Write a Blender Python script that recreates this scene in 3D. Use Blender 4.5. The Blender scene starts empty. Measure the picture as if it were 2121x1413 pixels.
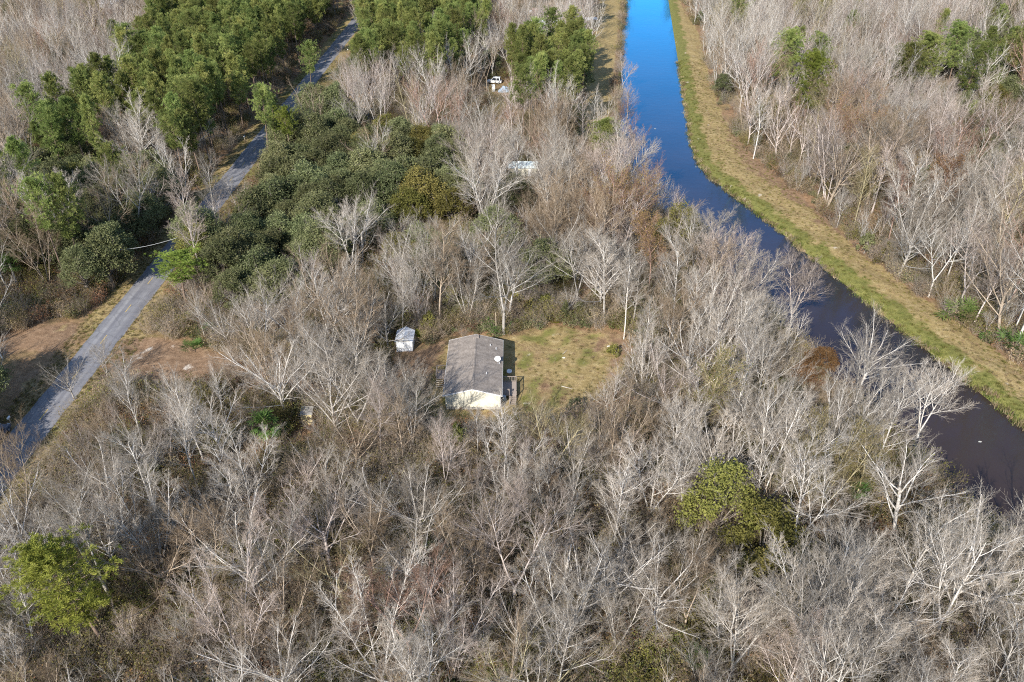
import bpy, math, random
import numpy as np
from mathutils import Vector, Matrix, Quaternion

random.seed(7)
RNG = np.random.default_rng(7)
PI = math.pi
R = math.radians
SC = bpy.context.scene
COL = SC.collection

# ---------------------------------------------------------------- camera
CAM_H, PITCH, FPX = 74.0, R(33.5), 1650.0        # metres, below the horizon, focal length in photo pixels
PW, PH = 2121.0, 1413.0
cam_data = bpy.data.cameras.new('camera')
cam_data.sensor_width = 36.0
cam_data.lens = 36.0 * FPX / PW
cam_data.clip_start = 0.5
cam_data.clip_end = 8000.0
cam = bpy.data.objects.new('camera', cam_data)
COL.objects.link(cam)
cam.location = (0, 0, CAM_H)
cam.rotation_euler = (PI / 2 - PITCH, 0, 0)
SC.camera = cam

# ---------------------------------------------------------------- sky, sun, exposure
SUN_EL, SUN_AZ = R(33.0), R(207.0)               # azimuth clockwise from +Y: behind the camera, a little to its left
world = bpy.data.worlds.new('World')
SC.world = world
world.use_nodes = True
wn = world.node_tree
wn.nodes.clear()
w_out = wn.nodes.new('ShaderNodeOutputWorld')
w_bg = wn.nodes.new('ShaderNodeBackground')
w_sky = wn.nodes.new('ShaderNodeTexSky')
w_sky.sky_type = 'NISHITA'
w_sky.sun_disc = False
w_sky.sun_elevation = SUN_EL
w_sky.sun_rotation = SUN_AZ
w_sky.altitude = 60.0
w_sky.air_density = 1.0
w_sky.dust_density = 0.3
w_sky.ozone_density = 2.0
w_bg.inputs['Strength'].default_value = 0.15
wn.links.new(w_sky.outputs[0], w_bg.inputs['Color'])
wn.links.new(w_bg.outputs[0], w_out.inputs['Surface'])

sun_data = bpy.data.lights.new('sun', 'SUN')
sun_data.energy = 5.0
sun_data.angle = R(0.5)
sun_data.color = (1.0, 0.95, 0.88)
sun = bpy.data.objects.new('sun', sun_data)
COL.objects.link(sun)
sun.location = (-60, -140, 200)
LIGHT_DIR = Vector((-math.sin(SUN_AZ) * math.cos(SUN_EL), -math.cos(SUN_AZ) * math.cos(SUN_EL), -math.sin(SUN_EL)))
sun.rotation_euler = LIGHT_DIR.to_track_quat('-Z', 'Y').to_euler()

SC.view_settings.view_transform = 'Standard'
SC.view_settings.look = 'None'
SC.view_settings.exposure = 0.7
SC.view_settings.gamma = 1.0
SC.view_settings.use_curve_mapping = False
SC.cycles.filter_width = 1.1
SC.cycles.use_denoising = False
SC.cycles.max_bounces = 5
SC.cycles.diffuse_bounces = 3
SC.cycles.glossy_bounces = 2
SC.cycles.transmission_bounces = 3
SC.cycles.transparent_max_bounces = 6

# ---------------------------------------------------------------- helpers
ST, CT = math.sin(PITCH), math.cos(PITCH)

def G(x, y, z=0.0):
    """A photo pixel as the point of the plane at height z that the photo shows there."""
    dx, dy = (x - PW / 2) / FPX, -(y - PH / 2) / FPX
    d = (dx, CT + dy * ST, -ST + dy * CT)
    t = (z - CAM_H) / d[2]
    return Vector((d[0] * t, d[1] * t, z))

def to_px(x, y, z):
    zz = z - CAM_H
    depth = y * CT - zz * ST
    up = y * ST + zz * CT
    return PW / 2 + FPX * x / depth, PH / 2 - FPX * up / depth, depth

def inside(poly, x, y):
    c, n = False, len(poly)
    j = n - 1
    for i in range(n):
        xi, yi = poly[i]
        xj, yj = poly[j]
        if (yi > y) != (yj > y) and x < (xj - xi) * (y - yi) / (yj - yi) + xi:
            c = not c
        j = i
    return c

def np_inside(poly, X, Y):
    c = np.zeros(X.shape, bool)
    n = len(poly)
    j = n - 1
    for i in range(n):
        xi, yi = poly[i]
        xj, yj = poly[j]
        if yi != yj:
            c ^= ((yi > Y) != (yj > Y)) & (X < (xj - xi) * (Y - yi) / (yj - yi) + xi)
        j = i
    return c

def np_dist(poly, X, Y, closed=True):
    d = np.full(X.shape, 1e9)
    n = len(poly)
    for i in range(n if closed else n - 1):
        ax, ay = poly[i]
        bx, by = poly[(i + 1) % n]
        vx, vy = bx - ax, by - ay
        L = vx * vx + vy * vy + 1e-9
        t = np.clip(((X - ax) * vx + (Y - ay) * vy) / L, 0, 1)
        d = np.minimum(d, np.hypot(X - ax - t * vx, Y - ay - t * vy))
    return d

def sdf(poly, X, Y):
    d = np_dist(poly, X, Y)
    return np.where(np_inside(poly, X, Y), -d, d)

def sstep(a, b, v):
    t = np.clip((v - a) / (b - a), 0, 1)
    return t * t * (3 - 2 * t)

class MB:
    """Collects boxes, prisms, tubes and faces for ONE mesh."""
    def __init__(self):
        self.v, self.f = [], []
    def add(self, vs, fs):
        b = len(self.v)
        self.v += [tuple(p) for p in vs]
        self.f += [tuple(b + i for i in f) for f in fs]
        return self
    def box(self, x0, x1, y0, y1, z0, z1, m=None):
        vs = [Vector(p) for p in ((x0, y0, z0), (x1, y0, z0), (x1, y1, z0), (x0, y1, z0), (x0, y0, z1), (x1, y0, z1), (x1, y1, z1), (x0, y1, z1))]
        if m is not None:
            vs = [m @ p for p in vs]
        return self.add(vs, [(0, 3, 2, 1), (4, 5, 6, 7), (0, 1, 5, 4), (1, 2, 6, 5), (2, 3, 7, 6), (3, 0, 4, 7)])
    def bar(self, a, b, w, h=None):
        a, b = Vector(a), Vector(b)
        h = h or w
        d = b - a
        m = Matrix.Translation(a) @ d.to_track_quat('X', 'Z').to_matrix().to_4x4()
        return self.box(0, d.length, -w / 2, w / 2, -h / 2, h / 2, m)
    def tube(self, pts, rads, n=8, cap=True):
        pts = [Vector(p) for p in pts]
        rings = []
        for i, p in enumerate(pts):
            d = (pts[min(i + 1, len(pts) - 1)] - pts[max(i - 1, 0)]).normalized()
            a = d.cross(Vector((0.31, 0.93, 0.17))).normalized()
            b = d.cross(a)
            r = rads[i] if isinstance(rads, (list, tuple)) else rads
            rings.append([p + a * r * math.cos(2 * PI * k / n) + b * r * math.sin(2 * PI * k / n) for k in range(n)])
        vs = [q for ring in rings for q in ring]
        fs = []
        for i in range(len(pts) - 1):
            for k in range(n):
                k2 = (k + 1) % n
                fs.append((i * n + k, i * n + k2, (i + 1) * n + k2, (i + 1) * n + k))
        if cap:
            fs.append(tuple(reversed(range(n))))
            fs.append(tuple((len(pts) - 1) * n + k for k in range(n)))
        return self.add(vs, fs)
    def prism(self, poly, z0, z1):
        n = len(poly)
        vs = [(x, y, z0) for x, y in poly] + [(x, y, z1) for x, y in poly]
        fs = [tuple(reversed(range(n))), tuple(range(n, 2 * n))]
        fs += [(i, (i + 1) % n, n + (i + 1) % n, n + i) for i in range(n)]
        return self.add(vs, fs)
    def mesh(self, name, mat=None, smooth=False):
        me = bpy.data.meshes.new(name)
        me.from_pydata(self.v, [], self.f)
        if smooth:
            me.polygons.foreach_set('use_smooth', np.ones(len(me.polygons), bool))
        if mat:
            me.materials.append(mat)
        me.update()
        return me
    def build(self, name, mat=None, parent=None, loc=None, smooth=False):
        o = bpy.data.objects.new(name, self.mesh(name, mat, smooth))
        COL.objects.link(o)
        if parent is not None:
            o.parent = parent
        if loc is not None:
            o.location = loc
        return o

def put(name, me, parent=None, loc=None):
    o = bpy.data.objects.new(name, me)
    COL.objects.link(o)
    if parent is not None:
        o.parent = parent
    if loc is not None:
        o.location = loc
    return o

def thing(name, label, cat, loc=(0, 0, 0), rz=0.0, group=None):
    o = bpy.data.objects.new(name, None)
    COL.objects.link(o)
    o.empty_display_size = 0.3
    o.location = loc
    o.rotation_euler = (0, 0, rz)
    o['label'] = label
    o['category'] = cat
    if group:
        o['group'] = group
    return o

def tag(o, label, cat=None, group=None, kind=None):
    o['label'] = label
    if cat:
        o['category'] = cat
    if group:
        o['group'] = group
    if kind:
        o['kind'] = kind
    return o

def mesh_np(name, verts, faces, mat=None, smooth=False):
    """verts (N,3); faces (M,3) or (M,4) numpy."""
    me = bpy.data.meshes.new(name)
    k = faces.shape[1]
    me.vertices.add(len(verts))
    me.vertices.foreach_set('co', np.asarray(verts, np.float32).ravel())
    me.loops.add(faces.size)
    me.loops.foreach_set('vertex_index', np.asarray(faces, np.int32).ravel())
    me.polygons.add(len(faces))
    me.polygons.foreach_set('loop_start', np.arange(0, faces.size, k, dtype=np.int32))
    me.polygons.foreach_set('loop_total', np.full(len(faces), k, np.int32))
    if smooth:
        me.polygons.foreach_set('use_smooth', np.ones(len(faces), bool))
    if mat:
        me.materials.append(mat)
    me.update(calc_edges=True)
    return me

# ---------------------------------------------------------------- materials
class NT:
    def __init__(self, name):
        self.m = bpy.data.materials.new(name)
        self.m.use_nodes = True
        self.t = self.m.node_tree
        self.t.nodes.clear()
        self.out = self.n('OutputMaterial')
    def n(self, kind, **kw):
        node = self.t.nodes.new('ShaderNode' + kind)
        for k, v in kw.items():
            setattr(node, k, v)
        return node
    def l(self, a, b):
        self.t.links.new(a, b)
    def coords(self, obj=False):
        if obj:
            return self.n('TexCoord').outputs['Object']
        return self.n('NewGeometry').outputs['Position']
    def noise(self, scale, detail=4.0, rough=0.55, vec=None):
        x = self.n('TexNoise')
        x.inputs['Scale'].default_value = scale
        x.inputs['Detail'].default_value = detail
        x.inputs['Roughness'].default_value = rough
        if vec is not None:
            self.l(vec, x.inputs['Vector'])
        return x.outputs['Fac']
    def ramp(self, fac, stops):
        x = self.n('ValToRGB')
        e = x.color_ramp.elements
        e[0].position, e[0].color = stops[0][0], (*stops[0][1], 1)
        e[1].position, e[1].color = stops[-1][0], (*stops[-1][1], 1)
        for p, c in stops[1:-1]:
            k = e.new(p)
            k.color = (*c, 1)
        self.l(fac, x.inputs['Fac'])
        return x.outputs['Color']
    def mix(self, fac, a, b, blend='MIX'):
        x = self.n('Mix', data_type='RGBA', blend_type=blend)
        for s, v in ((x.inputs[0], fac), (x.inputs[6], a), (x.inputs[7], b)):
            if isinstance(v, (int, float)):
                s.default_value = v
            elif isinstance(v, tuple):
                s.default_value = (*v, 1)
            else:
                self.l(v, s)
        return x.outputs[2]
    def math(self, op, a, b=0.0, clamp=False):
        x = self.n('Math', operation=op, use_clamp=clamp)
        for s, v in ((x.inputs[0], a), (x.inputs[1], b)):
            if isinstance(v, (int, float)):
                s.default_value = v
            else:
                self.l(v, s)
        return x.outputs[0]
    def bump(self, h, strength=0.5, dist=0.1):
        x = self.n('Bump')
        x.inputs['Strength'].default_value = strength
        x.inputs['Distance'].default_value = dist
        self.l(h, x.inputs['Height'])
        return x.outputs['Normal']
    def pbr(self, color, rough=0.85, normal=None, metal=0.0, spec=0.3):
        b = self.n('BsdfPrincipled')
        if isinstance(color, tuple):
            b.inputs['Base Color'].default_value = (*color, 1)
        else:
            self.l(color, b.inputs['Base Color'])
        b.inputs['Roughness'].default_value = rough
        b.inputs['Metallic'].default_value = metal
        b.inputs['Specular IOR Level'].default_value = spec
        if normal is not None:
            self.l(normal, b.inputs['Normal'])
        self.l(b.outputs[0], self.out.inputs['Surface'])
        return self.m

def paint(name, c, rough=0.6, var=0.15, scale=3.0, metal=0.0, spec=0.3):
    t = NT(name)
    n = t.noise(scale, 5, 0.6)
    col = t.ramp(n, [(0.3, tuple(x * (1 - var) for x in c)), (0.7, tuple(min(1, x * (1 + var)) for x in c))])
    return t.pbr(col, rough, t.bump(n, 0.2, 0.02), metal, spec)

def bark(name, c, var=0.22):
    """Pale winter bark: each tree a little different, blotched along the stem."""
    t = NT(name)
    rnd = t.n('ObjectInfo').outputs['Random']
    n = t.noise(2.2, 4, 0.6, t.coords(True))
    a = t.ramp(rnd, [(0.0, tuple(x * (1 - var) for x in c)), (0.5, c), (1.0, (c[0] * (1 + var * .8), c[1] * (1 + var * .75), c[2] * (1 + var * .7)))])
    k = t.ramp(n, [(0.3, (0.55, 0.51, 0.47)), (0.5, (.92, .9, .88)), (0.7, (1.08, 1.08, 1.08))])
    col = t.mix(1.0, a, k, 'MULTIPLY')
    d = t.n('BsdfDiffuse')
    t.l(col, d.inputs['Color'])
    t.l(d.outputs[0], t.out.inputs['Surface'])
    return t.m

def leafy(name, dark, mid, light, scale=0.8, trans=0.25):
    t = NT(name)
    rnd = t.n('ObjectInfo').outputs['Random']
    p = t.coords()
    n = t.noise(scale, 4, 0.65, p)
    col = t.ramp(n, [(0.28, dark), (0.5, mid), (0.72, light)])
    hue = t.n('HueSaturation')
    t.l(col, hue.inputs['Color'])
    t.l(t.math('ADD', t.math('MULTIPLY', rnd, 0.75), 0.62), hue.inputs['Value'])
    t.l(t.math('ADD', t.math('MULTIPLY', t.math('FRACT', t.math('MULTIPLY', rnd, 7.31)), 0.045), 0.488), hue.inputs['Hue'])
    d = t.n('BsdfDiffuse')
    tr = t.n('BsdfTranslucent')
    mx = t.n('MixShader')
    mx.inputs[0].default_value = trans
    t.l(hue.outputs[0], d.inputs['Color'])
    t.l(hue.outputs[0], tr.inputs['Color'])
    t.l(d.outputs[0], mx.inputs[1])
    t.l(tr.outputs[0], mx.inputs[2])
    t.l(mx.outputs[0], t.out.inputs['Surface'])
    return t.m

TONE_C = {'white': (0.61, 0.58, 0.535), 'grey': (0.48, 0.45, 0.405), 'pink': (0.53, 0.465, 0.425), 'brown': (0.41, 0.335, 0.255), 'olive': (0.41, 0.36, 0.22), 'red': (0.40, 0.27, 0.215)}
TONES = {k: bark(k + '_bark', c) for k, c in TONE_C.items()}
TWIGS = {k: bark(k + '_twigs', (c[0] * .70, c[1] * .655, c[2] * .60) if k in ('white', 'pink', 'grey') else (c[0] * .64, c[1] * .59, c[2] * .52), .28) for k, c in TONE_C.items()}
M_PINEBARK = bark('pine_bark', (0.24, 0.18, 0.14))
M_OAKBARK = bark('oak_bark', (0.26, 0.23, 0.2))
M_PINE = leafy('pine_needles', (0.095, 0.12, 0.035), (0.21, 0.23, 0.07), (0.38, 0.37, 0.125), 0.45, 0.35)
M_YPINE = leafy('yellow_pine_needles', (0.085, 0.10, 0.022), (0.18, 0.20, 0.04), (0.31, 0.315, 0.075), 0.45, 0.3)
M_OAK = leafy('live_oak_leaves', (0.075, 0.082, 0.035), (0.15, 0.155, 0.07), (0.25, 0.24, 0.12), 0.7, 0.25)
M_OLIVE = leafy('olive_leaves', (0.085, 0.078, 0.025), (0.165, 0.143, 0.045), (0.255, 0.215, 0.07), 0.8, 0.3)
M_RUST = leafy('rust_leaves', (0.13, 0.075, 0.035), (0.23, 0.135, 0.06), (0.31, 0.20, 0.10), 0.9, 0.3)
M_PALM = leafy('palm_fronds', (0.05, 0.085, 0.02), (0.10, 0.15, 0.04), (0.18, 0.22, 0.07), 1.2, 0.3)
M_YPALM = leafy('yellow_palm_fronds', (0.12, 0.13, 0.015), (0.24, 0.23, 0.03), (0.34, 0.31, 0.06), 1.2, 0.3)
M_BRUSH = leafy('brown_brush', (0.14, 0.10, 0.055), (0.26, 0.19, 0.11), (0.38, 0.30, 0.19), 0.6, 0.15)
M_LITTER = leafy('dead_leaves', (0.13, 0.06, 0.03), (0.22, 0.115, 0.06), (0.32, 0.19, 0.11), 0.6, 0.2)

# ---------------------------------------------------------------- the plan of the place (metres)
def road_x(y):
    return -69.15 + (y - 86.0) * 0.0107
ROAD_HW = 2.7
RB = [(150, 980), (113.6, 702), (74.2, 406.4), (60.5, 303), (47.8, 207.1), (47.2, 196.4), (48.4, 185.0), (51.1, 176.0), (54.8, 163.7), (60.0, 142.8), (65.9, 120.6), (70.6, 103.0), (74.1, 89.2), (84.5, 50.0), (97, 3), (112, -60)]
LB = [(129, 980), (93.4, 702), (54.4, 406.4), (40.6, 303), (28.0, 207.5), (27.0, 194.0), (28.6, 180.0), (31.8, 168.0), (35.8, 157.0), (41.2, 136.5), (47.0, 114.5), (51.6, 97.0), (55.0, 83.0), (64.5, 45.0), (77, -2), (92, -65)]
CANAL = LB + RB[::-1]
TREELINE = [(155, 980), (118, 702), (80.0, 420), (76.7, 376.6), (75.0, 338.1), (62.8, 248.8), (60.9, 218.0), (61.7, 198.8), (66.4, 173.4), (70.1, 145.6), (75.0, 125.8), (81.8, 103.6), (92, 60), (108, 0), (124, -60)]
LEVEE = RB + TREELINE[::-1]
FAR_STRIP = [(LB[i][0] - 2.5, LB[i][1]) for i in range(0, 5)] + [(LB[i][0] - 12.5 + (1.5 if i > 2 else 0), LB[i][1]) for i in range(4, -1, -1)]

def gp(pts, z=0.0):
    return [tuple(G(x, y, z)[:2]) for x, y in pts]

YARD = gp([(1046, 700), (1075, 690), (1150, 672), (1230, 682), (1290, 692), (1318, 735), (1295, 800), (1235, 850), (1150, 880), (1060, 880), (905, 880), (880, 800), (895, 740), (925, 700)])
DRIVE = gp([(205, 745), (245, 700), (300, 695), (345, 700), (420, 720), (480, 745), (470, 785), (400, 800), (330, 815), (250, 800), (190, 790)])
PATH = gp([(470, 745), (560, 770), (700, 800), (780, 770), (860, 730), (920, 700), (935, 715), (905, 800), (800, 830), (640, 850), (500, 810), (460, 790)])
WEST = [(-73, 64), (-73, 118), (-80, 119), (-92, 112), (-108, 104), (-112, 80), (-100, 64)]
PATCH = gp([(1150, 285), (1180, 275), (1215, 290), (1205, 320), (1165, 318)])

# ---------------------------------------------------------------- ground
def axis(parts):
    out = []
    for a, b, s in parts:
        n = max(1, int(round((b - a) / s)))
        out += list(np.linspace(a, b, n, endpoint=False))
    return np.array(out + [parts[-1][1]])
gx = axis([(-4000, -1000, 750), (-1000, -300, 70), (-300, -150, 5), (-150, -76, 1.6), (-76, 100, 0.75), (100, 170, 1.6), (170, 300, 5), (300, 1000, 70), (1000, 4000, 750)])
gy = axis([(-2500, -300, 550), (-300, 20, 16), (20, 40, 2), (40, 170, 0.75), (170, 260, 1.2), (260, 430, 2.0), (430, 700, 6), (700, 1500, 100), (1500, 6000, 900)])
X, Y = np.meshgrid(gx, gy)
dc = sdf(CANAL, X, Y)
Z = -1.7 + 1.7 * sstep(-1.8, 2.2, dc)
rough = np.zeros_like(X)
for k in range(9):
    a, w = RNG.uniform(0, 2 * PI), RNG.uniform(0.12, 0.9)
    rough += np.sin((X * math.cos(a) + Y * math.sin(a)) * w + RNG.uniform(0, 6)) / 9
rd = np.abs(X - road_x(Y))
hx0, hx1, hy0, hy1 = -12.5, 2.0, 90.0, 110.0
flat_house = sstep(0, 3, np.maximum(np.maximum(hx0 - X, X - hx1), np.maximum(hy0 - Y, Y - hy1)))
near = sstep(520, 420, np.abs(Y)) * sstep(320, 260, np.abs(X))
Z += rough * 0.42 * sstep(2.6, 7, rd) * flat_house * sstep(1.5, 6, dc) * near
Z += -0.30 * np.exp(-((rd - 6.2) / 1.3) ** 2) * near
ldist = sdf(LEVEE, X, Y)
Z += 0.35 * sstep(1, -4, ldist) * near

def patchy(X, Y, sc, seed):
    r = np.random.default_rng(seed)
    out = np.zeros_like(X)
    for k in range(14):
        a, w = r.uniform(0, 2 * PI), sc * r.uniform(0.5, 2.2)
        out += np.sin((X * math.cos(a) + Y * math.sin(a)) * w + r.uniform(0, 6))
    return out / 5.0
p1, p2, p3 = patchy(X, Y, 0.35, 1), patchy(X, Y, 0.8, 2), patchy(X, Y, 2.0, 3)
# R: green grass   G: dry tan grass   B: pale sand   A: bare brown earth
zr = np.zeros(X.shape)
zg = np.zeros(X.shape)
zb = np.zeros(X.shape)
za = np.zeros(X.shape)
along = np.maximum(0, dc)
inl = ldist < 0.6
zr = np.where(inl, sstep(5.6, 2.6, dc + p2 * 1.1 + .5 * p3) * .9, zr)
zg = np.where(inl, sstep(13.5, 8.5, dc + p2 * 1.6), zg)
za = np.where(inl, sstep(7.2, 11.0, dc + p1 + .5 * p3), za)
zb = np.where(inl, 0.7 * sstep(1.0, 1.8, p3 + 0.5 * p2) * sstep(12, 4, dc), zb)
for tr_ in (6.6, 8.4):
    k_ = np.exp(-((dc - tr_ - .25 * p1) / .38) ** 2) * inl
    za = np.maximum(za, .55 * k_)
    zg = zg * (1 - .5 * k_)
fs = sdf(FAR_STRIP, X, Y)
zg = np.maximum(zg, sstep(0.8, -0.8, fs))
zr = np.maximum(zr, 0.35 * sstep(0.8, -2.5, fs) * sstep(0.2, 0.9, p1))
yd = sdf(YARD, X, Y)
zr = np.maximum(zr, sstep(1.0, -2.5, yd) * sstep(-.5, 1.0, .9 * p2 + .35 * p3 + .1 - 0.075 * np.maximum(0, X - 9)) * 0.8)
zg = np.maximum(zg, sstep(0.8, -2.0, yd) * sstep(-0.9, 0.7, .5 * p1 + .5 * p3 + 0.5 - 0.10 * np.maximum(0, X - 11)))
za = np.maximum(za, sstep(0.8, -1.5, yd) * sstep(9, 15, X) * sstep(98, 104, Y))
worn = np.exp(-(((X - 9.5) / 4.5) ** 2 + ((Y - 100.5) / 4.0) ** 2)) + .8 * np.exp(-(((X - 2) / 5) ** 2 + ((Y - 109.5) / 2.5) ** 2))
za = np.maximum(za, np.maximum(.9 * worn, .8 * sstep(0, -2, yd) * sstep(.3, 1.2, -p2 + .3 * p3)))
zg = zg * (1 - .55 * worn * sstep(-.6, .8, p3))
zr = zr * (1 - .6 * worn)
zb = np.maximum(zb, 0.45 * sstep(0, -3, yd) * sstep(0.7, 1.6, p3 + .3 * p2))
verge = sstep(7.2, 4.8, rd + p2 * 0.6) * np.where(X < -69, .35 + .65 * sstep(112, 120, Y), 1) * sstep(40, 60, Y)
zg = np.maximum(zg, verge)
zr = np.maximum(zr, verge * 0.6 * sstep(-0.3, 0.8, p1))
dd = sdf(DRIVE, X, Y)
za = np.maximum(za, sstep(1.2, -1.5, dd))
zb = np.maximum(zb, sstep(1.0, -1.0, dd) * sstep(0.5, 1.4, .7 * p3 + .6 * p2) * 0.85)
zg *= 1 - 0.8 * sstep(0.5, -1.0, dd)
za = np.maximum(za, sstep(1.2, -1.5, sdf(PATH, X, Y)) * 0.9)
wd = sdf(WEST, X, Y)
za = np.maximum(za, sstep(1.5, -2, wd) * sstep(-0.7, 0.5, p1 + .4 * p3) * .8)
zg = np.maximum(zg, sstep(1, -2, wd) * sstep(0.5, 1.3, p2 + .4 * p3) * 0.6)
zb = np.maximum(zb, sstep(1, -2, wd) * sstep(0.8, 1.6, .6 * p3 + .6 * p2) * 0.55)
za = np.maximum(za, sstep(2.5, -1, sdf(PATCH, X, Y)))
zb = np.maximum(zb, 0.9 * np.exp(-(((X + 61) / 5) ** 2 + ((Y - 254) / 2.2) ** 2)))

ny, nx = X.shape
verts = np.stack([X.ravel(), Y.ravel(), Z.ravel()], 1)
idx = np.arange(nx * ny).reshape(ny, nx)
faces = np.stack([idx[:-1, :-1].ravel(), idx[:-1, 1:].ravel(), idx[1:, 1:].ravel(), idx[1:, :-1].ravel()], 1)

t = NT('woodland_floor')
P = t.coords()
zone = t.n('Attribute', attribute_name='zone')
sep = t.n('SeparateColor')
t.l(zone.outputs['Color'], sep.inputs[0])
n_big, n_mid, n_fine = t.noise(0.11, 4, 0.6, P), t.noise(0.9, 5, 0.65, P), t.noise(6.0, 3, 0.7, P)
litter = t.ramp(n_mid, [(0.25, (0.11, 0.075, 0.045)), (0.45, (0.22, 0.14, 0.082)), (0.62, (0.32, 0.205, 0.122)), (0.8, (0.43, 0.315, 0.20))])
litter = t.mix(t.math('MULTIPLY', t.ramp(n_big, [(0.45, (0, 0, 0)), (0.65, (1, 1, 1))]), 0.55), litter, (0.19, 0.17, 0.07))
speck = t.ramp(n_fine, [(0.3, (0.6, 0.58, 0.55)), (0.7, (1.35, 1.32, 1.28))])
green = t.ramp(n_mid, [(0.3, (0.11, 0.115, 0.035)), (0.6, (0.185, 0.18, 0.055)), (0.8, (0.28, 0.245, 0.10))])
tan = t.ramp(n_mid, [(0.25, (0.19, 0.145, 0.06)), (0.5, (0.295, 0.225, 0.105)), (0.8, (0.42, 0.34, 0.19))])
earth = t.ramp(n_mid, [(0.25, (0.14, 0.09, 0.055)), (0.5, (0.235, 0.155, 0.098)), (0.8, (0.33, 0.235, 0.155))])
sand = t.ramp(n_mid, [(0.3, (0.42, 0.36, 0.29)), (0.7, (0.62, 0.56, 0.48))])
def soft(m):
    a = t.math('ADD', m, t.math('MULTIPLY', t.math('SUBTRACT', n_fine, 0.5), 0.9))
    a = t.math('ADD', a, t.math('MULTIPLY', t.math('SUBTRACT', n_mid, 0.5), 0.8))
    return t.math('MULTIPLY', t.math('MULTIPLY', t.math('SUBTRACT', a, 0.25), 2.2, True), t.math('MULTIPLY', m, 4.0, True))
c = t.mix(soft(zone.outputs['Alpha']), litter, earth)
c = t.mix(soft(sep.outputs[1]), c, tan)
c = t.mix(soft(sep.outputs[0]), c, green)
c = t.mix(soft(sep.outputs[2]), c, sand)
c = t.mix(1.0, c, speck, 'MULTIPLY')
M_GROUND = t.pbr(c, 0.95, t.bump(t.math('ADD', n_mid, t.math('MULTIPLY', n_fine, 0.4)), 0.7, 0.25), spec=0.1)
gme = mesh_np('ground', verts, faces, M_GROUND, smooth=True)
att = gme.color_attributes.new('zone', 'FLOAT_COLOR', 'POINT')
att.data.foreach_set('color', np.stack([zr.ravel(), zg.ravel(), zb.ravel(), za.ravel()], 1).astype(np.float32).ravel())
ground = put('ground', gme)
tag(ground, 'brown leaf strewn woodland floor with grass and bare earth', kind='structure')

def ground_z(x, y):
    i = min(max(int(np.searchsorted(gx, x)) - 1, 0), nx - 2)
    j = min(max(int(np.searchsorted(gy, y)) - 1, 0), ny - 2)
    u, v = (x - gx[i]) / (gx[i + 1] - gx[i]), (y - gy[j]) / (gy[j + 1] - gy[j])
    return float((Z[j, i] * (1 - u) + Z[j, i + 1] * u) * (1 - v) + (Z[j + 1, i] * (1 - u) + Z[j + 1, i + 1] * u) * v)

# water of the canal
t = NT('canal_water')
P = t.coords()
wv = t.noise(0.55, 3, 0.6, P)
wv2 = t.noise(3.5, 2, 0.5, P)
nrm = t.bump(t.math('ADD', wv, t.math('MULTIPLY', wv2, 0.25)), 0.06, 0.3)
fr = t.n('Fresnel')
fr.inputs['IOR'].default_value = 1.36
t.l(nrm, fr.inputs['Normal'])
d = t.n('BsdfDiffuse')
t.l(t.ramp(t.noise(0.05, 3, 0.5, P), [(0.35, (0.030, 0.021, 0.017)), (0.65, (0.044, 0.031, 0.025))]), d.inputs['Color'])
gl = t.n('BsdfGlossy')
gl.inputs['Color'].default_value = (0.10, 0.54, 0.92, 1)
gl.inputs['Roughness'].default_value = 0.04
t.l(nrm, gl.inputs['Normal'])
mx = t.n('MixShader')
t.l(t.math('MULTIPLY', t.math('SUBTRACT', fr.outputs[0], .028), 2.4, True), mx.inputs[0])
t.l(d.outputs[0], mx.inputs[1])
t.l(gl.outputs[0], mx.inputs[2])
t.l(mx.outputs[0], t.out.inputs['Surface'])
M_WATER = t.m
m = MB()
for i in range(len(LB) - 1):
    for k in range(6):
        a0, a1 = k / 6, (k + 1) / 6
        def q(j, a):
            lx, ly = LB[j]
            rx, ry = RB[j]
            dx, dy = rx - lx, ry - ly
            a = -0.12 + 1.24 * a
            return (lx + dx * a, ly + dy * a, -0.62)
        m.add([q(i + 1, a0), q(i + 1, a1), q(i, a1), q(i, a0)], [(0, 1, 2, 3)])
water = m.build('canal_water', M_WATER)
tag(water, 'still canal water, blue far off and dark brown nearby', kind='structure')

# road
t = NT('worn_asphalt')
P = t.coords()
n1, n2 = t.noise(0.5, 4, 0.6, P), t.noise(9.0, 3, 0.7, P)
mp = t.n('Mapping')
mp.inputs['Scale'].default_value = (1.4, 0.03, 1)
t.l(P, mp.inputs['Vector'])
n3 = t.noise(1.0, 3, 0.5, mp.outputs[0])
c = t.ramp(n1, [(0.3, (0.17, 0.168, 0.178)), (0.7, (0.235, 0.232, 0.24))])
c = t.mix(1.0, c, t.ramp(n3, [(0.35, (0.82, 0.82, 0.84)), (0.65, (1.12, 1.12, 1.1))]), 'MULTIPLY')
c = t.mix(1.0, c, t.ramp(n2, [(0.3, (0.85, 0.85, 0.85)), (0.7, (1.1, 1.1, 1.1))]), 'MULTIPLY')
sx_ = t.n('SeparateXYZ')
t.l(P, sx_.inputs[0])
u_ = t.math('ADD', t.math('SUBTRACT', sx_.outputs[0], t.math('MULTIPLY', t.math('SUBTRACT', sx_.outputs[1], 86.0), 0.0107)), 69.15)
tr_w = t.math('ABSOLUTE', t.math('SUBTRACT', t.math('ABSOLUTE', t.math('ADD', u_, t.math('MULTIPLY', t.math('SUBTRACT', n1, .5), .5))), 1.2))
c = t.mix(1.0, c, t.ramp(tr_w, [(0.1, (1.12, 1.11, 1.09)), (0.45, (.93, .93, .94))]), 'MULTIPLY')
vo = t.n('TexVoronoi', feature='DISTANCE_TO_EDGE')
vo.inputs['Scale'].default_value = 0.22
wob = t.n('VectorMath', operation='ADD')
t.l(P, wob.inputs[0])
nv = t.n('TexNoise')
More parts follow.
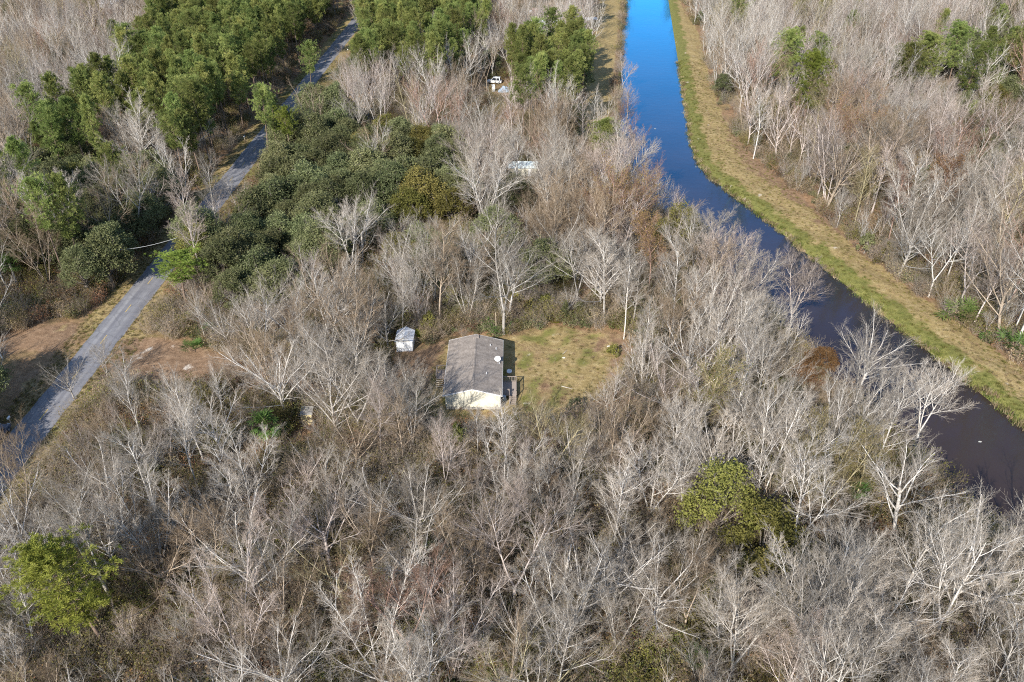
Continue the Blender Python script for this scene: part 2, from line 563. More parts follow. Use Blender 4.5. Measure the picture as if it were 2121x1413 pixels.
nv.inputs['Scale'].default_value = 1.3
t.l(P, nv.inputs['Vector'])
t.l(nv.outputs['Color'], wob.inputs[1])
t.l(wob.outputs[0], vo.inputs['Vector'])
c = t.mix(1.0, c, t.ramp(vo.outputs['Distance'], [(0.006, (.80, .80, .80)), (0.03, (1, 1, 1))]), 'MULTIPLY')
M_ROAD = t.pbr(c, 0.85, t.bump(n2, 0.3, 0.02))
m = MB()
ys = list(range(-60, 900, 3))
rows = []
for y in ys:
    cxr = road_x(y)
    wl, wr = 0.12 * math.sin(y * 0.9) + 0.08 * math.sin(y * 2.3), 0.12 * math.sin(y * 1.1 + 2) + 0.08 * math.sin(y * 2.7)
    rows.append([(cxr - ROAD_HW + wl, y, 0.03), (cxr - 1.2, y, 0.06), (cxr, y, 0.075), (cxr + 1.2, y, 0.06), (cxr + ROAD_HW + wr, y, 0.03)])
for a, b in zip(rows, rows[1:]):
    for k in range(4):
        m.add([a[k], a[k + 1], b[k + 1], b[k]], [(0, 1, 2, 3)])
    for s, k in ((1, 0), (-1, 4)):                                   # the edge of the asphalt runs down into the verge
        lo = lambda p: (p[0] - s * 0.12, p[1], -0.08)
        m.add([lo(a[k]), a[k], b[k], lo(b[k])], [(0, 1, 2, 3) if s > 0 else (3, 2, 1, 0)])
road = m.build('road', M_ROAD)
tag(road, 'narrow grey asphalt road running past the woods', kind='structure')
M_YELLOW = paint('worn_yellow_paint', (0.50, 0.36, 0.12), 0.8, 0.3, 6.0)
y = 50.3
dash_me = None
while y < 330:
    if dash_me is None:
        dash_me = MB().box(-0.07, 0.07, 0, 2.6, 0, 0.008).mesh('road_marking', M_YELLOW)
    put('road_marking', dash_me, road, (road_x(y), y, 0.08))
    y += 10.1

# ---------------------------------------------------------------- tree prototypes
def seg_mesh(name, segs, sides, mat=None):
    """segs: list of (p0, p1, r0, r1, d0, d1); one open prism each, rings shared in direction so bends close."""
    a = np.array([(*s[0], *s[1], s[2], s[3], *s[4], *s[5]) for s in segs], np.float64)
    p0, p1, r0, r1, d0, d1 = a[:, 0:3], a[:, 3:6], a[:, 6:7], a[:, 7:8], a[:, 8:11], a[:, 11:14]
    ref = np.array([0.31, 0.93, 0.17])
    vs = []
    for p, r, d in ((p0, r0, d0), (p1, r1, d1)):
        u = np.cross(d, ref)
        u /= np.linalg.norm(u, axis=1, keepdims=True) + 1e-9
        v = np.cross(d, u)
        for k in range(sides):
            th = 2 * PI * k / sides
            vs.append(p + r * (u * math.cos(th) + v * math.sin(th)))
    V = np.stack(vs, 1).reshape(-1, 3)
    n = len(segs)
    base = (np.arange(n) * 2 * sides)[:, None, None]
    q = np.array([[k, (k + 1) % sides, sides + (k + 1) % sides, sides + k] for k in range(sides)])[None]
    return V, (base + q).reshape(-1, 4)

def join_np(parts):
    vs, fs, b = [], [], 0
    for v, f in parts:
        vs.append(v)
        fs.append(f + b)
        b += len(v)
    return np.concatenate(vs), np.concatenate(fs)

UP = Vector((0, 0, 1))

def side_dir(d, ang, az):
    a = d.cross(Vector((0.3, 0.9, 0.2)))
    if a.length < 1e-4:
        a = d.cross(Vector((1, 0, 0)))
    a.normalize()
    b = d.cross(a)
    s = a * math.cos(az) + b * math.sin(az)
    return (d * math.cos(ang) + s * math.sin(ang)).normalized()

class Grow:
    def __init__(self, seed, spec):
        self.r = random.Random(seed)
        self.spec = spec
        self.segs = {}
        self.tips = []
    def branch(self, p, d, L, rad, lv):
        S = self.spec[lv]
        r = self.r
        n = S['seg']
        st = L / n
        pts, dirs, rads = [p.copy()], [d.copy()], [rad]
        w, tr = S['wander'], S['up']
        for i in range(n):
            d = (d + Vector((r.gauss(0, w), r.gauss(0, w), r.gauss(0, w))) + UP * tr).normalized()
            p = p + d * st
            pts.append(p)
            dirs.append(d)
            rads.append(max(rad * (1 - (1 - S.get('tip', 0.3)) * (i + 1) / n), 0.006))
        key = S['part']
        out = self.segs.setdefault((key, S['sides']), [])
        for i in range(n):
            out.append((pts[i], pts[i + 1], rads[i], rads[i + 1], dirs[i], dirs[min(i + 1, n)]))
        if lv + 1 >= len(self.spec):
            self.tips.append((p, d))
            return
        N = self.spec[lv + 1]
        cnt = max(1, int(round(N['n'] * r.uniform(0.8, 1.2))))
        az = r.uniform(0, 6.28)
        for k in range(cnt):
            tt = N['from'] + (1 - N['from']) * ((k + r.uniform(0.2, 0.8)) / cnt)
            x = tt * n
            i = min(int(x), n - 1)
            q = pts[i].lerp(pts[i + 1], x - i)
            az += 2.4 + r.uniform(-0.5, 0.5)
            ang = R(r.uniform(*N['ang']) * (1.0 - 0.35 * tt))
            prof = N.get('prof', 0.55)
            Lc = (N['len'] if N['len'] > 1.2 or not N.get('rel') else 1) * 1.0
            Lc = (L * N['rel'] if N.get('rel') else N['len']) * r.uniform(0.65, 1.2) * (1 - prof * tt)
            rc = min(rads[i] * 0.75, N['rad'] * (0.6 + 0.5 * Lc / (N['len'] + 1e-6)))
            self.branch(q, side_dir(dirs[i], ang, az), Lc, max(rc, 0.007), lv + 1)

def L_(part, sides, seg, wander, up, n=1, frm=0.3, ang=(30, 45), ln=1.0, rad=0.05, rel=None, prof=0.55, tip=0.3):
    return dict(part=part, sides=sides, seg=seg, wander=wander, up=up, n=n, **{'from': frm}, ang=ang, len=ln, rad=rad, rel=rel, prof=prof, tip=tip)

def bare_spec(form, lod):
    k = 0.6 if lod else 1.0
    tw = 1.35 if lod else 1.0
    T = [L_('trunk', 6, 9, 0.035, 0.03)]
    twig = [L_('twig', 3, 2, 0.10, 0.05, 7 * k, .12, (22, 46), 1.2, .0095 * tw, rel=.52, prof=.3), L_('twig', 3, 1, 0.06, 0.03, 4.4 * k, .08, (20, 44), .7, .006 * tw, rel=.66, prof=.25)]
    if form == 'slim':
        T += [L_('limb', 4, 5, 0.06, 0.08, 19, .34, (32, 60), 6.2, .048, prof=.45), L_('limb', 3, 3, 0.08, 0.06, 8, .18, (24, 46), 2.2, .021, rel=.50, prof=.35)]
    elif form == 'forked':
        T += [L_('limb', 4, 6, 0.06, 0.07, 12, .32, (30, 58), 7.4, .058, prof=.36), L_('limb', 3, 4, 0.08, 0.06, 8, .16, (24, 46), 2.8, .026, rel=.46, prof=.35)]
    elif form == 'spreading':
        T += [L_('limb', 5, 8, 0.06, 0.04, 11, .38, (24, 76), 10.5, .094, prof=.12), L_('limb', 3, 4, 0.08, 0.05, 9, .14, (24, 48), 4.2, .029, rel=.40, prof=.4)]
    else:                                                             # clumped: several stems from one base
        T += [L_('limb', 4, 5, 0.06, 0.08, 11, .28, (28, 54), 5.6, .047, prof=.42), L_('limb', 3, 3, 0.08, 0.06, 7, .2, (24, 46), 2.2, .021, rel=.46, prof=.35)]
    return T + twig

def make_bare(form, seed, lod=False, H=18.0):
    r = random.Random(seed * 31 + 5)
    g = Grow(seed, bare_spec(form, lod))
    if form == 'slim':
        g.branch(Vector((0, 0, -0.3)), Vector((r.uniform(-.05, .05), r.uniform(-.05, .05), 1)).normalized(), H * 0.95, 0.15, 0)
    elif form == 'spreading':
        g.spec[0] = L_('trunk', 7, 5, 0.05, 0.03, tip=.7)
        g.branch(Vector((0, 0, -0.3)), Vector((r.uniform(-.1, .1), r.uniform(-.1, .1), 1)).normalized(), H * r.uniform(.36, .5), 0.21, 0)
    else:
        ns = 2 if form == 'forked' else r.choice((3, 4, 5))
        if form == 'forked' and seed % 2:
            ns = 3
        z0 = H * r.uniform(.12, .3) if form == 'forked' else 0.1
        base = Vector((0, 0, -0.3))
        top = Vector((r.uniform(-.2, .2), r.uniform(-.2, .2), z0))
        if form == 'forked':
            d = (top - base).normalized()
            g.segs.setdefault(('trunk', 6), []).append((base, top, 0.21, 0.17, d, d))
        az = r.uniform(0, 6.28)
        for k in range(ns):
            az += 6.28 / ns + r.uniform(-.4, .4)
            sp = r.uniform(.16, .42) if form == 'forked' else r.uniform(.15, .46)
            d = Vector((math.cos(az) * sp, math.sin(az) * sp, 1)).normalized()
            g.branch(top - d * .2, d, (H - z0) * r.uniform(.78, 1.0), 0.125 if form == 'forked' else 0.105, 0)
    pick = lambda part: join_np([seg_mesh('', q, k[1]) for k, q in g.segs.items() if k[0] == part])
    return pick('trunk'), pick('limb'), pick('twig'), g.tips

def leaf_cards(pts, size, rng, flat=0.5):
    """One bent leaf spray (a quad) per point."""
    n = len(pts)
    pts = np.asarray(pts)
    nrm = rng.normal(0, 1, (n, 3))
    nrm[:, 2] = np.abs(nrm[:, 2]) + flat
    nrm /= np.linalg.norm(nrm, axis=1, keepdims=True)
    u = np.cross(nrm, rng.normal(0, 1, (n, 3)))
    u /= np.linalg.norm(u, axis=1, keepdims=True) + 1e-9
    v = np.cross(nrm, u)
    s = size * rng.uniform(0.6, 1.35, (n, 1))
    q = np.stack([pts - u * s, pts + v * s * .55 - nrm * s * .15, pts + u * s, pts - v * s * .55 + nrm * s * .1], 1)
    return q.reshape(-1, 3), np.arange(n * 4).reshape(n, 4)

def needle_tufts(pts, dirs, n_each, ln, w, rng):
    pts = np.repeat(np.asarray(pts), n_each, 0)
    dirs = np.repeat(np.asarray(dirs), n_each, 0)
    d = dirs + rng.normal(0, .75, dirs.shape)
    d /= np.linalg.norm(d, axis=1, keepdims=True)
    s = np.cross(d, rng.normal(0, 1, d.shape))
    s /= np.linalg.norm(s, axis=1, keepdims=True) + 1e-9
    L = ln * rng.uniform(.6, 1.25, (len(d), 1))
    tip = pts + d * L
    q = np.stack([pts + s * w * .35, pts - s * w * .35, tip - s * w * .7, tip + s * w * .7], 1)
    return q.reshape(-1, 3), np.arange(len(d) * 4).reshape(-1, 4)

def make_pine(seed, H, cr, frm, nb, broad=False):
    r = random.Random(seed)
    rng = np.random.default_rng(seed)
    pts = [Vector((0, 0, -.3))]
    d = Vector((0, 0, 1))
    n = 10
    for i in range(n):
        d = (d + Vector((r.gauss(0, .025), r.gauss(0, .025), 0))).normalized()
        pts.append(pts[-1] + d * (H / n))
    rad = 0.011 * H
    tr = [(pts[i], pts[i + 1], rad * (1 - .85 * i / n), rad * (1 - .85 * (i + 1) / n), (pts[i + 1] - pts[i]).normalized(), (pts[min(i + 2, n)] - pts[min(i + 1, n - 1)]).normalized()) for i in range(n)]
    limbs, tp, td = [], [], []
    az = 0
    for k in range(nb):
        t = frm + (1 - frm) * ((k + r.random()) / nb)
        x = t * n
        i = min(int(x), n - 1)
        p = pts[i].lerp(pts[i + 1], x - i)
        u = (t - frm) / (1 - frm)
        prof = (min(1, .45 + 1.6 * u) * (1 - u ** 2.6) ** .6 + .1) if not broad else (min(1, .35 + 2.2 * u) * (1 - u ** 3.5) ** .5 + .12)
        L = cr * prof * r.uniform(.6, 1.15)
        az += 2.4 + r.uniform(-.4, .4)
        up = r.uniform(-.05, .35) + .55 * u
        d = Vector((math.cos(az), math.sin(az), up)).normalized()
        q = p
        m = 4
        for j in range(m):
            d2 = (d + Vector((r.gauss(0, .12), r.gauss(0, .12), r.gauss(.08, .08)))).normalized()
            q2 = q + d2 * (L / m)
            limbs.append((q, q2, .05 * (1 - j / m) + .012, .05 * (1 - (j + 1) / m) + .012, d, d2))
            if j >= 1 or u > .7:
                for _ in range(5 if j < 3 else 8):
                    o = Vector((r.gauss(0, 1), r.gauss(0, 1), r.gauss(.15, .7))) * (.11 * L + .10)
                    tp.append(q.lerp(q2, r.random()) + o)
                    td.append((d2 * .6 + UP * .55 + o * .4).normalized())
            q, d = q2, d2
    for _ in range(10):
        tp.append(pts[-1] + Vector((r.gauss(0, .3), r.gauss(0, .3), r.gauss(-.3, .4))))
        td.append(UP)
    ne = needle_tufts(tp, td, 30, .42, .03, rng) if seed == 5 else needle_tufts(tp, td, 12, .5, .055, rng)
    return seg_mesh('', tr, 7), seg_mesh('', limbs, 3), ne

def make_oak(seed, H, cr, nleaf, size=.145, squash=.62, lumps=26, low=.30):
    r = random.Random(seed)
    rng = np.random.default_rng(seed)
    cs = []
    for k in range(lumps):
        az = k * 2.4 + r.uniform(-.3, .3)
        q = math.sqrt((k + .5) / lumps)
        rr = cr * q * .82
        z = H * (low + (1 - low) * (1 - .72 * q ** 2.2)) * r.uniform(.84, 1.0) - cr * .15
        cs.append((Vector((rr * math.cos(az), rr * math.sin(az), z)), cr * r.uniform(.20, .36)))
    limbs = []
    z0 = H * .22
    tr = [(Vector((0, 0, -.3)), Vector((0, 0, z0)), .045 * H, .036 * H, UP, UP)]
    for c, s in cs:
        a = Vector((0, 0, z0 * r.uniform(.8, 1.3)))
        mid = a.lerp(c, .5) + Vector((r.gauss(0, .3), r.gauss(0, .3), r.uniform(0, .8)))
        d1, d2 = (mid - a).normalized(), (c - mid).normalized()
        limbs += [(a, mid, .12, .08, d1, d2), (mid, c, .08, .03, d2, d2)]
    P = []
    per = nleaf // lumps
    for c, s in cs:
        d = rng.normal(0, 1, (per, 3))
        d /= np.linalg.norm(d, axis=1, keepdims=True)
        rad = s * (rng.uniform(.2, 1, (per, 1)) ** .6) * (1 + .4 * np.sin(d[:, :1] * 5 + s * 9) * np.cos(d[:, 1:2] * 6))
        d[:, 2] *= squash + .2
        P.append(np.array(c) + d * rad)
        for _ in range(3):
            e = Vector((r.gauss(0, 1), r.gauss(0, 1), r.gauss(.3, .7))).normalized() * s * .9
            limbs.append((c, c + e, .03, .012, e.normalized(), e.normalized()))
    lv = leaf_cards(np.concatenate(P), size, rng, .35)
    return seg_mesh('', tr, 8), seg_mesh('', limbs, 3), lv

def two_mat(name, a, b, ma, mb):
    """one mesh of two materials: (verts, quads) a and b."""
    v, f = join_np([a, b])
    me = mesh_np(name, v, f, ma)
    me.materials.append(mb)
    ids = np.zeros(len(f), np.int32)
    ids[len(a[1]):] = 1
    me.polygons.foreach_set('material_index', ids)
    return me

FORMS = ['slim', 'forked', 'spreading', 'clumped']
BARE = []                                                             # (form, trunk mesh, crown mesh, twig tips)
for form, seeds in (('slim', (1, 2, 3)), ('forked', (4, 5, 6)), ('spreading', (7, 8, 9, 12)), ('clumped', (10, 11))):
    for s in seeds:
        tv, lv, wv_, tips = make_bare(form, s)
        BARE.append((form, mesh_np('trunk', *tv, TONES['grey'], True), two_mat('crown', lv, wv_, TONES['grey'], TWIGS['grey']), tips))
BARE_FAR = []
for form, s in (('slim', 21), ('slim', 22), ('forked', 23), ('forked', 24), ('spreading', 25), ('spreading', 27), ('clumped', 26)):
    tv, lv, wv_, _ = make_bare(form, s, True)
    BARE_FAR.append((form, two_mat('bare_tree_far', join_np([tv, lv]), wv_, TONES['grey'], TWIGS['grey'])))

def leaf_tips(tips, seed, n, size):
    r = np.random.default_rng(seed)
    p = np.array([tuple(t[0]) for t in tips])
    p = p[r.integers(0, len(p), n)] + r.normal(0, .28, (n, 3))
    return leaf_cards(p, size, r, .2)
RUSTY = {}
for i, b in enumerate(BARE):
    if i in (1, 4, 7):
        RUSTY[i] = mesh_np('dead_leaves', *leaf_tips(b[3], i, 3200, .11), M_RUST)
OLIVEY = {}
for i, b in enumerate(BARE):
    if i in (2, 5, 8, 11):
        OLIVEY[i] = mesh_np('new_leaves', *leaf_tips(b[3], i + 50, 1800, .09), M_OLIVE)

PINES = []
for s, H, cr, frm, nb, br in ((1, 21, 3.5, .50, 46, False), (2, 20, 3.0, .46, 44, False), (3, 22, 4.0, .58, 44, True), (4, 18, 3.6, .44, 46, False), (5, 20, 4.9, .38, 66, False)):
    tr, li, ne = make_pine(s, H, cr, frm, nb, br)
    PINES.append((mesh_np('trunk', *tr, M_PINEBARK, True), two_mat('crown', li, ne, M_PINEBARK, M_PINE), H))
OAKS = []
for s, H, cr, n in ((1, 12, 6.0, 17000), (2, 11, 5.2, 15000), (3, 13, 5.0, 15000), (4, 9, 4.2, 10000)):
    tr, li, lv = make_oak(s, H, cr, n)
    OAKS.append((mesh_np('trunk', *tr, M_OAKBARK, True), two_mat('crown', li, lv, M_OAKBARK, M_OAK), H))
tr, li, lv = make_oak(5, 12, 5.6, 7500, .15, .8, 15, .28)
OAKS.append((mesh_np('trunk', *tr, M_OAKBARK, True), two_mat('crown', li, lv, M_OAKBARK, M_OAK), 12))
SHRUBS = []
for s, H, cr, n in ((11, 3.4, 1.6, 1500), (12, 4.6, 1.9, 1900), (13, 2.4, 1.5, 1200)):
    tr, li, lv = make_oak(s, H, cr, n, .17, .9, 12, .12)
    SHRUBS.append((mesh_np('stem', *tr, M_OAKBARK), two_mat('foliage', li, lv, M_OAKBARK, M_OAK), H))
tr, li, lv = make_oak(17, 7.5, 1.5, 2600, .16, 1.6, 18, .05)
CEDAR = (mesh_np('trunk', *tr, M_OAKBARK), two_mat('crown', li, lv, M_OAKBARK, M_OAK), 7.5)

def fan_leaf(V, F, base, d, L, w, nb, r, droop=.25):
    """A palm fan: a stalk and nb narrow blades opening from its end."""
    b0 = len(V)
    side = d.cross(UP)
    side = side.normalized() if side.length > 1e-3 else Vector((1, 0, 0))
    nrm = side.cross(d)
    hub = base + d * L
    V += [base - side * .02, base + side * .02, hub + side * .02, hub - side * .02]
    F.append((b0, b0 + 1, b0 + 2, b0 + 3))
    for k in range(nb):
        a = (k / (nb - 1) - .5) * R(200)
        e = (d * math.cos(a) + side * math.sin(a)).normalized()
        tip = hub + e * w * (1 - .25 * abs(a) / R(100)) - UP * droop * w * r.uniform(.5, 1.2)
        s = e.cross(nrm).normalized() * w * .055
        midp = hub.lerp(tip, .5) + nrm * .05
        i = len(V)
        V += [hub, midp - s, tip, midp + s]
        F.append((i, i + 1, i + 2, i + 3))

def make_palm(seed, trunk_h, n, L, w):
    r = random.Random(seed)
    V, F = [], []
    for k in range(n):
        az = k * 2.4 + r.uniform(-.3, .3)
        el = R(r.uniform(-35, 80)) if trunk_h > 1 else R(r.uniform(12, 75))
        d = Vector((math.cos(az) * math.cos(el), math.sin(az) * math.cos(el), math.sin(el)))
        fan_leaf(V, F, Vector((0, 0, trunk_h)), d, L * r.uniform(.7, 1.2), w * r.uniform(.8, 1.15), 9, r, .35 if trunk_h > 1 else .15)
    return np.array([tuple(v) for v in V]), np.array(F)
PALM_FRONDS = [mesh_np('fronds', *make_palm(s, h, 34, 1.2, 1.15), M_PALM) for s, h in ((1, 6.5), (2, 4.2))]
PALM_TRUNKS = [MB().tube([(0, 0, -.3), (.1, 0, h * .5), (0, 0, h)], [.22, .18, .2], 8).mesh('trunk', M_OAKBARK, True) for h in (6.5, 4.2)]
PALMETTO = [mesh_np('saw_palmetto', *make_palm(s, .15, 20, 1.0, .8), M_PALM) for s in (3, 4)]

# undergrowth prototypes
def make_brush(seed, H, n_stem, n_leaf, cr):
    r = random.Random(seed)
    segs, tips = [], []
    for k in range(n_stem):
        az, sp = r.uniform(0, 6.28), r.uniform(.1, .9)
        p = Vector((r.gauss(0, .35 * cr), r.gauss(0, .35 * cr), -.1))
        d = Vector((math.cos(az) * sp, math.sin(az) * sp, 1)).normalized()
        L = H * r.uniform(.5, 1.1)
        q = p + d * L * .55
        d2 = (d + Vector((r.gauss(0, .3), r.gauss(0, .3), .1))).normalized()
        e = q + d2 * L * .45
        segs += [(p, q, .016, .011, d, d2), (q, e, .011, .006, d2, d2)]
        tips.append((q.lerp(e, .6), d2))
        for j in range(8):
            b = p.lerp(q, r.uniform(.3, 1)) if j < 3 else q.lerp(e, r.random())
            t = b + side_dir(d2, R(r.uniform(25, 65)), r.uniform(0, 6.28)) * L * r.uniform(.15, .35)
            dd_ = (t - b).normalized()
            segs.append((b, t, .008, .004, dd_, dd_))
            tips.append((t, dd_))
    tw = seg_mesh('', segs, 3)
    if not n_leaf:
        return tw, None
    rng = np.random.default_rng(seed)
    P = np.array([tuple(t[0]) for t in tips])
    P = P[rng.integers(0, len(P), n_leaf)] + rng.normal(0, .16, (n_leaf, 3))
    return tw, leaf_cards(P, .10, rng, .5)

def proto(name, me, mats=None):
    o = bpy.data.objects.new(name, me)
    if mats:
        for i, m_ in enumerate(mats):
            o.material_slots[i].link = 'OBJECT'
            o.material_slots[i].material = m_
    return o

def pcoll(name, objs):
    c_ = bpy.data.collections.new(name)
    for o in objs:
        c_.objects.link(o)
    return c_

brush_protos = []
k = 0
for s, H, ns, nl, cr, bm_, lm in ((1, 3.4, 44, 0, 1.5, TONES['brown'], None), (2, 4.4, 44, 0, 1.7, TWIGS['grey'], None), (3, 2.8, 34, 460, 1.5, TONES['brown'], M_BRUSH), (4, 2.6, 30, 520, 1.5, TONES['brown'], M_LITTER),
                                  (5, 2.6, 28, 700, 1.5, TONES['brown'], M_OLIVE), (6, 2.0, 26, 620, 1.2, TONES['brown'], M_OAK), (7, 3.6, 40, 420, 1.6, TWIGS['olive'], M_OLIVE), (8, 1.5, 22, 420, .9, TONES['brown'], M_PALM), (9, 3.8, 50, 240, 1.8, TWIGS['pink'], M_BRUSH)):
    tw, lv = make_brush(s, H, ns, nl, cr)
    me = mesh_np('brush', *tw, bm_) if lv is None else two_mat('brush', tw, lv, bm_, lm)
    brush_protos.append(proto('brush_%02d' % k, me))
    k += 1
BRUSH_COLL = pcoll('brush kinds', brush_protos)

def scatter(name, pts, rots, scales, ids, coll, label):
    """ONE object: its vertices carry copies of the collection's members through geometry nodes."""
    me = bpy.data.meshes.new(name)
    me.from_pydata([tuple(p) for p in pts], [], [])
    for nm, ty, key, data in (('rot', 'FLOAT_VECTOR', 'vector', np.asarray(rots, np.float32)), ('scl', 'FLOAT', 'value', np.asarray(scales, np.float32)), ('pick', 'INT', 'value', np.asarray(ids, np.int32))):
        me.attributes.new(nm, ty, 'POINT').data.foreach_set(key, data.ravel())
    o = put(name, me)
    ng = bpy.data.node_groups.new(name, 'GeometryNodeTree')
    ng.interface.new_socket('Geometry', in_out='INPUT', socket_type='NodeSocketGeometry')
    ng.interface.new_socket('Geometry', in_out='OUTPUT', socket_type='NodeSocketGeometry')
    N = ng.nodes
    gi, go = N.new('NodeGroupInput'), N.new('NodeGroupOutput')
    ci = N.new('GeometryNodeCollectionInfo')
    ci.inputs['Collection'].default_value = coll
    ci.inputs['Separate Children'].default_value = True
    ci.inputs['Reset Children'].default_value = True
    io = N.new('GeometryNodeInstanceOnPoints')
    io.inputs['Pick Instance'].default_value = True
    def attr(nm, ty):
        a = N.new('GeometryNodeInputNamedAttribute')
        a.data_type = ty
        a.inputs['Name'].default_value = nm
        return a.outputs['Attribute']
    er = N.new('FunctionNodeEulerToRotation')
    L = ng.links.new
    L(gi.outputs[0], io.inputs['Points'])
    L(ci.outputs[0], io.inputs['Instance'])
    L(attr('pick', 'INT'), io.inputs['Instance Index'])
    L(attr('rot', 'FLOAT_VECTOR'), er.inputs[0])
    L(er.outputs[0], io.inputs['Rotation'])
    L(attr('scl', 'FLOAT'), io.inputs['Scale'])
    L(io.outputs[0], go.inputs[0])
    md = o.modifiers.new('scatter', 'NODES')
    md.node_group = ng
    tag(o, label, kind='stuff')
    return o

# ---------------------------------------------------------------- the house and its yard
M_SIDING = paint('cream_siding', (0.66, 0.62, 0.49), 0.6, 0.05, 1.5)
M_TRIM = paint('white_trim', (0.78, 0.77, 0.74), 0.5, 0.05)
M_SKIRT = paint('grey_skirting', (0.45, 0.42, 0.36), 0.8, 0.15)
M_GLASS = paint('window_glass', (0.03, 0.035, 0.045), 0.08, 0.1, spec=0.6)
M_DECK = paint('weathered_deck_wood', (0.30, 0.25, 0.215), 0.85, 0.2, 4.0)
M_DECK2 = paint('pale_new_wood', (0.52, 0.43, 0.31), 0.85, 0.2, 4.0)
M_METAL = paint('grey_metal', (0.42, 0.43, 0.44), 0.4, 0.1, metal=0.6)
M_DISH = paint('white_dish', (0.78, 0.78, 0.77), 0.4, 0.04)
M_DARK = paint('dark_rubber', (0.03, 0.03, 0.032), 0.7, 0.2)
M_WHITE = paint('white_steel', (0.76, 0.77, 0.77), 0.45, 0.06)
M_BLUEGREY = paint('pale_blue_plastic', (0.42, 0.50, 0.54), 0.5, 0.08)
t = NT('roof_shingles')
P = t.coords(True)
br = t.n('TexBrick')
br.inputs['Scale'].default_value = 1.0
br.inputs['Brick Width'].default_value = 0.32
br.inputs['Row Height'].default_value = 0.145
br.inputs['Mortar Size'].default_value = 0.008
br.inputs['Color1'].default_value = (0.235, 0.205, 0.178, 1)
br.inputs['Color2'].default_value = (0.315, 0.28, 0.248, 1)
br.inputs['Mortar'].default_value = (0.15, 0.13, 0.115, 1)
sw = t.n('SeparateXYZ')
t.l(P, sw.inputs[0])
cb = t.n('CombineXYZ')
t.l(sw.outputs[1], cb.inputs[0])
t.l(sw.outputs[0], cb.inputs[1])
t.l(cb.outputs[0], br.inputs['Vector'])
c = t.mix(1.0, br.outputs['Color'], t.ramp(t.noise(0.7, 5, 0.65, P), [(0.3, (0.84, 0.83, 0.82)), (0.7, (1.15, 1.13, 1.1))]), 'MULTIPLY')
c = t.mix(1.0, c, t.ramp(t.noise(14.0, 2, 0.6, P), [(0.3, (0.8, 0.8, 0.8)), (0.7, (1.2, 1.2, 1.2))]), 'MULTIPLY')
mp_ = t.n('Mapping')
mp_.inputs['Scale'].default_value = (.25, 1.6, 1)
t.l(P, mp_.inputs['Vector'])
c = t.mix(1.0, c, t.ramp(t.noise(1.0, 4, .6, mp_.outputs[0]), [(0.35, (.80, .79, .78)), (0.6, (1.06, 1.05, 1.04))]), 'MULTIPLY')
M_SHINGLE = t.pbr(c, 0.95, t.bump(br.outputs['Fac'], 0.4, 0.01), spec=0.1)

HX, HY = -5.8, 100.5
house = thing('house', 'cream sided single storey house with a grey brown shingle roof in the clearing', 'house', (HX, HY, 0))
WX, WY, EZ, RZ = 4.05, 7.2, 2.72, 3.80                                # half sizes of the walls, eave and ridge heights
def gable(y0, y1):
    m = MB()
    prof = [(-WX, .55), (WX, .55), (WX, EZ), (0, RZ - .02), (-WX, EZ)]
    vs = [(x, y0, z) for x, z in prof] + [(x, y1, z) for x, z in prof]
    return m.add(vs, [(0, 1, 2, 3, 4), (9, 8, 7, 6, 5)] + [(i, i + 5, (i + 1) % 5 + 5, (i + 1) % 5) for i in range(5)])
# walls: a core, then each siding course of the gable that faces the camera as a board of its own
gable(-WY, WY).build('wall', M_SIDING, house)
zc = 0.60
while zc < RZ - .18:
    hw = WX if zc + .19 < EZ else WX * max(0, (RZ - .03 - (zc + .19)) / (RZ - EZ))
    if hw > .15:
        hb = WX if zc < EZ else WX * (RZ - .03 - zc) / (RZ - EZ)
        m = MB()
        m.add([(-hb, -WY - .02, zc), (hb, -WY - .02, zc), (hw, -WY - .008, zc + .195), (-hw, -WY - .008, zc + .195), (-hb, -WY, zc), (hb, -WY, zc), (hw, -WY, zc + .195), (-hw, -WY, zc + .195)],
              [(0, 1, 2, 3), (5, 4, 7, 6), (1, 5, 6, 2), (4, 0, 3, 7), (3, 2, 6, 7), (4, 5, 1, 0)]).build('siding_board', M_SIDING, house)
    zc += .2
MB().box(-WX + .05, WX - .05, -WY + .05, WY - .05, -.1, .55).build('skirting', M_SKIRT, house)
sl = (RZ - EZ) / WX
for s in (-1, 1):
    m = MB()
    ex = WX + .32
    ez = EZ - .32 * sl
    a = [(0, RZ), (s * ex, ez)]
    yb, yf = -WY - .18, WY + .18
    vs = [(0, yb, RZ), (s * ex, yb, ez), (s * ex, yf, ez), (0, yf, RZ), (0, yb, RZ + .12), (s * ex, yb, ez + .10), (s * ex, yf, ez + .10), (0, yf, RZ + .12)]
    m.add(vs, [(0, 1, 2, 3), (7, 6, 5, 4), (0, 4, 5, 1), (1, 5, 6, 2), (2, 6, 7, 3), (3, 7, 4, 0)])
    roof = m.build('roof_slope', M_SHINGLE, house)
    # white trim on both gable ends, butted under the shingles
    for y in (yb - .03, yf + .03):
        MB().bar((s * .0, y, RZ + .03), (s * (ex + .02), y, ez + .02), .05, .16).build('gable_trim', M_TRIM, house)
    MB().box(s * (ex + .012) - .02, s * (ex + .012) + .02, yb, yf, ez - .07, ez + .085).build('eave_trim', M_TRIM, house)
rc = MB()
for s in (-1, 1):
    rc.add([(0, -WY - .2, RZ + .16), (s * .20, -WY - .2, RZ + .16 - .2 * sl), (s * .20, WY - .9, RZ + .16 - .2 * sl), (0, WY - .9, RZ + .16), (0, -WY - .2, RZ + .11), (s * .20, -WY - .2, RZ + .115 - .2 * sl), (s * .20, WY - .9, RZ + .115 - .2 * sl), (0, WY - .9, RZ + .11)],
           [(0, 1, 2, 3), (7, 6, 5, 4), (0, 4, 5, 1), (1, 5, 6, 2), (2, 6, 7, 3)])
rc.build('ridge_vent', M_SHINGLE, house)
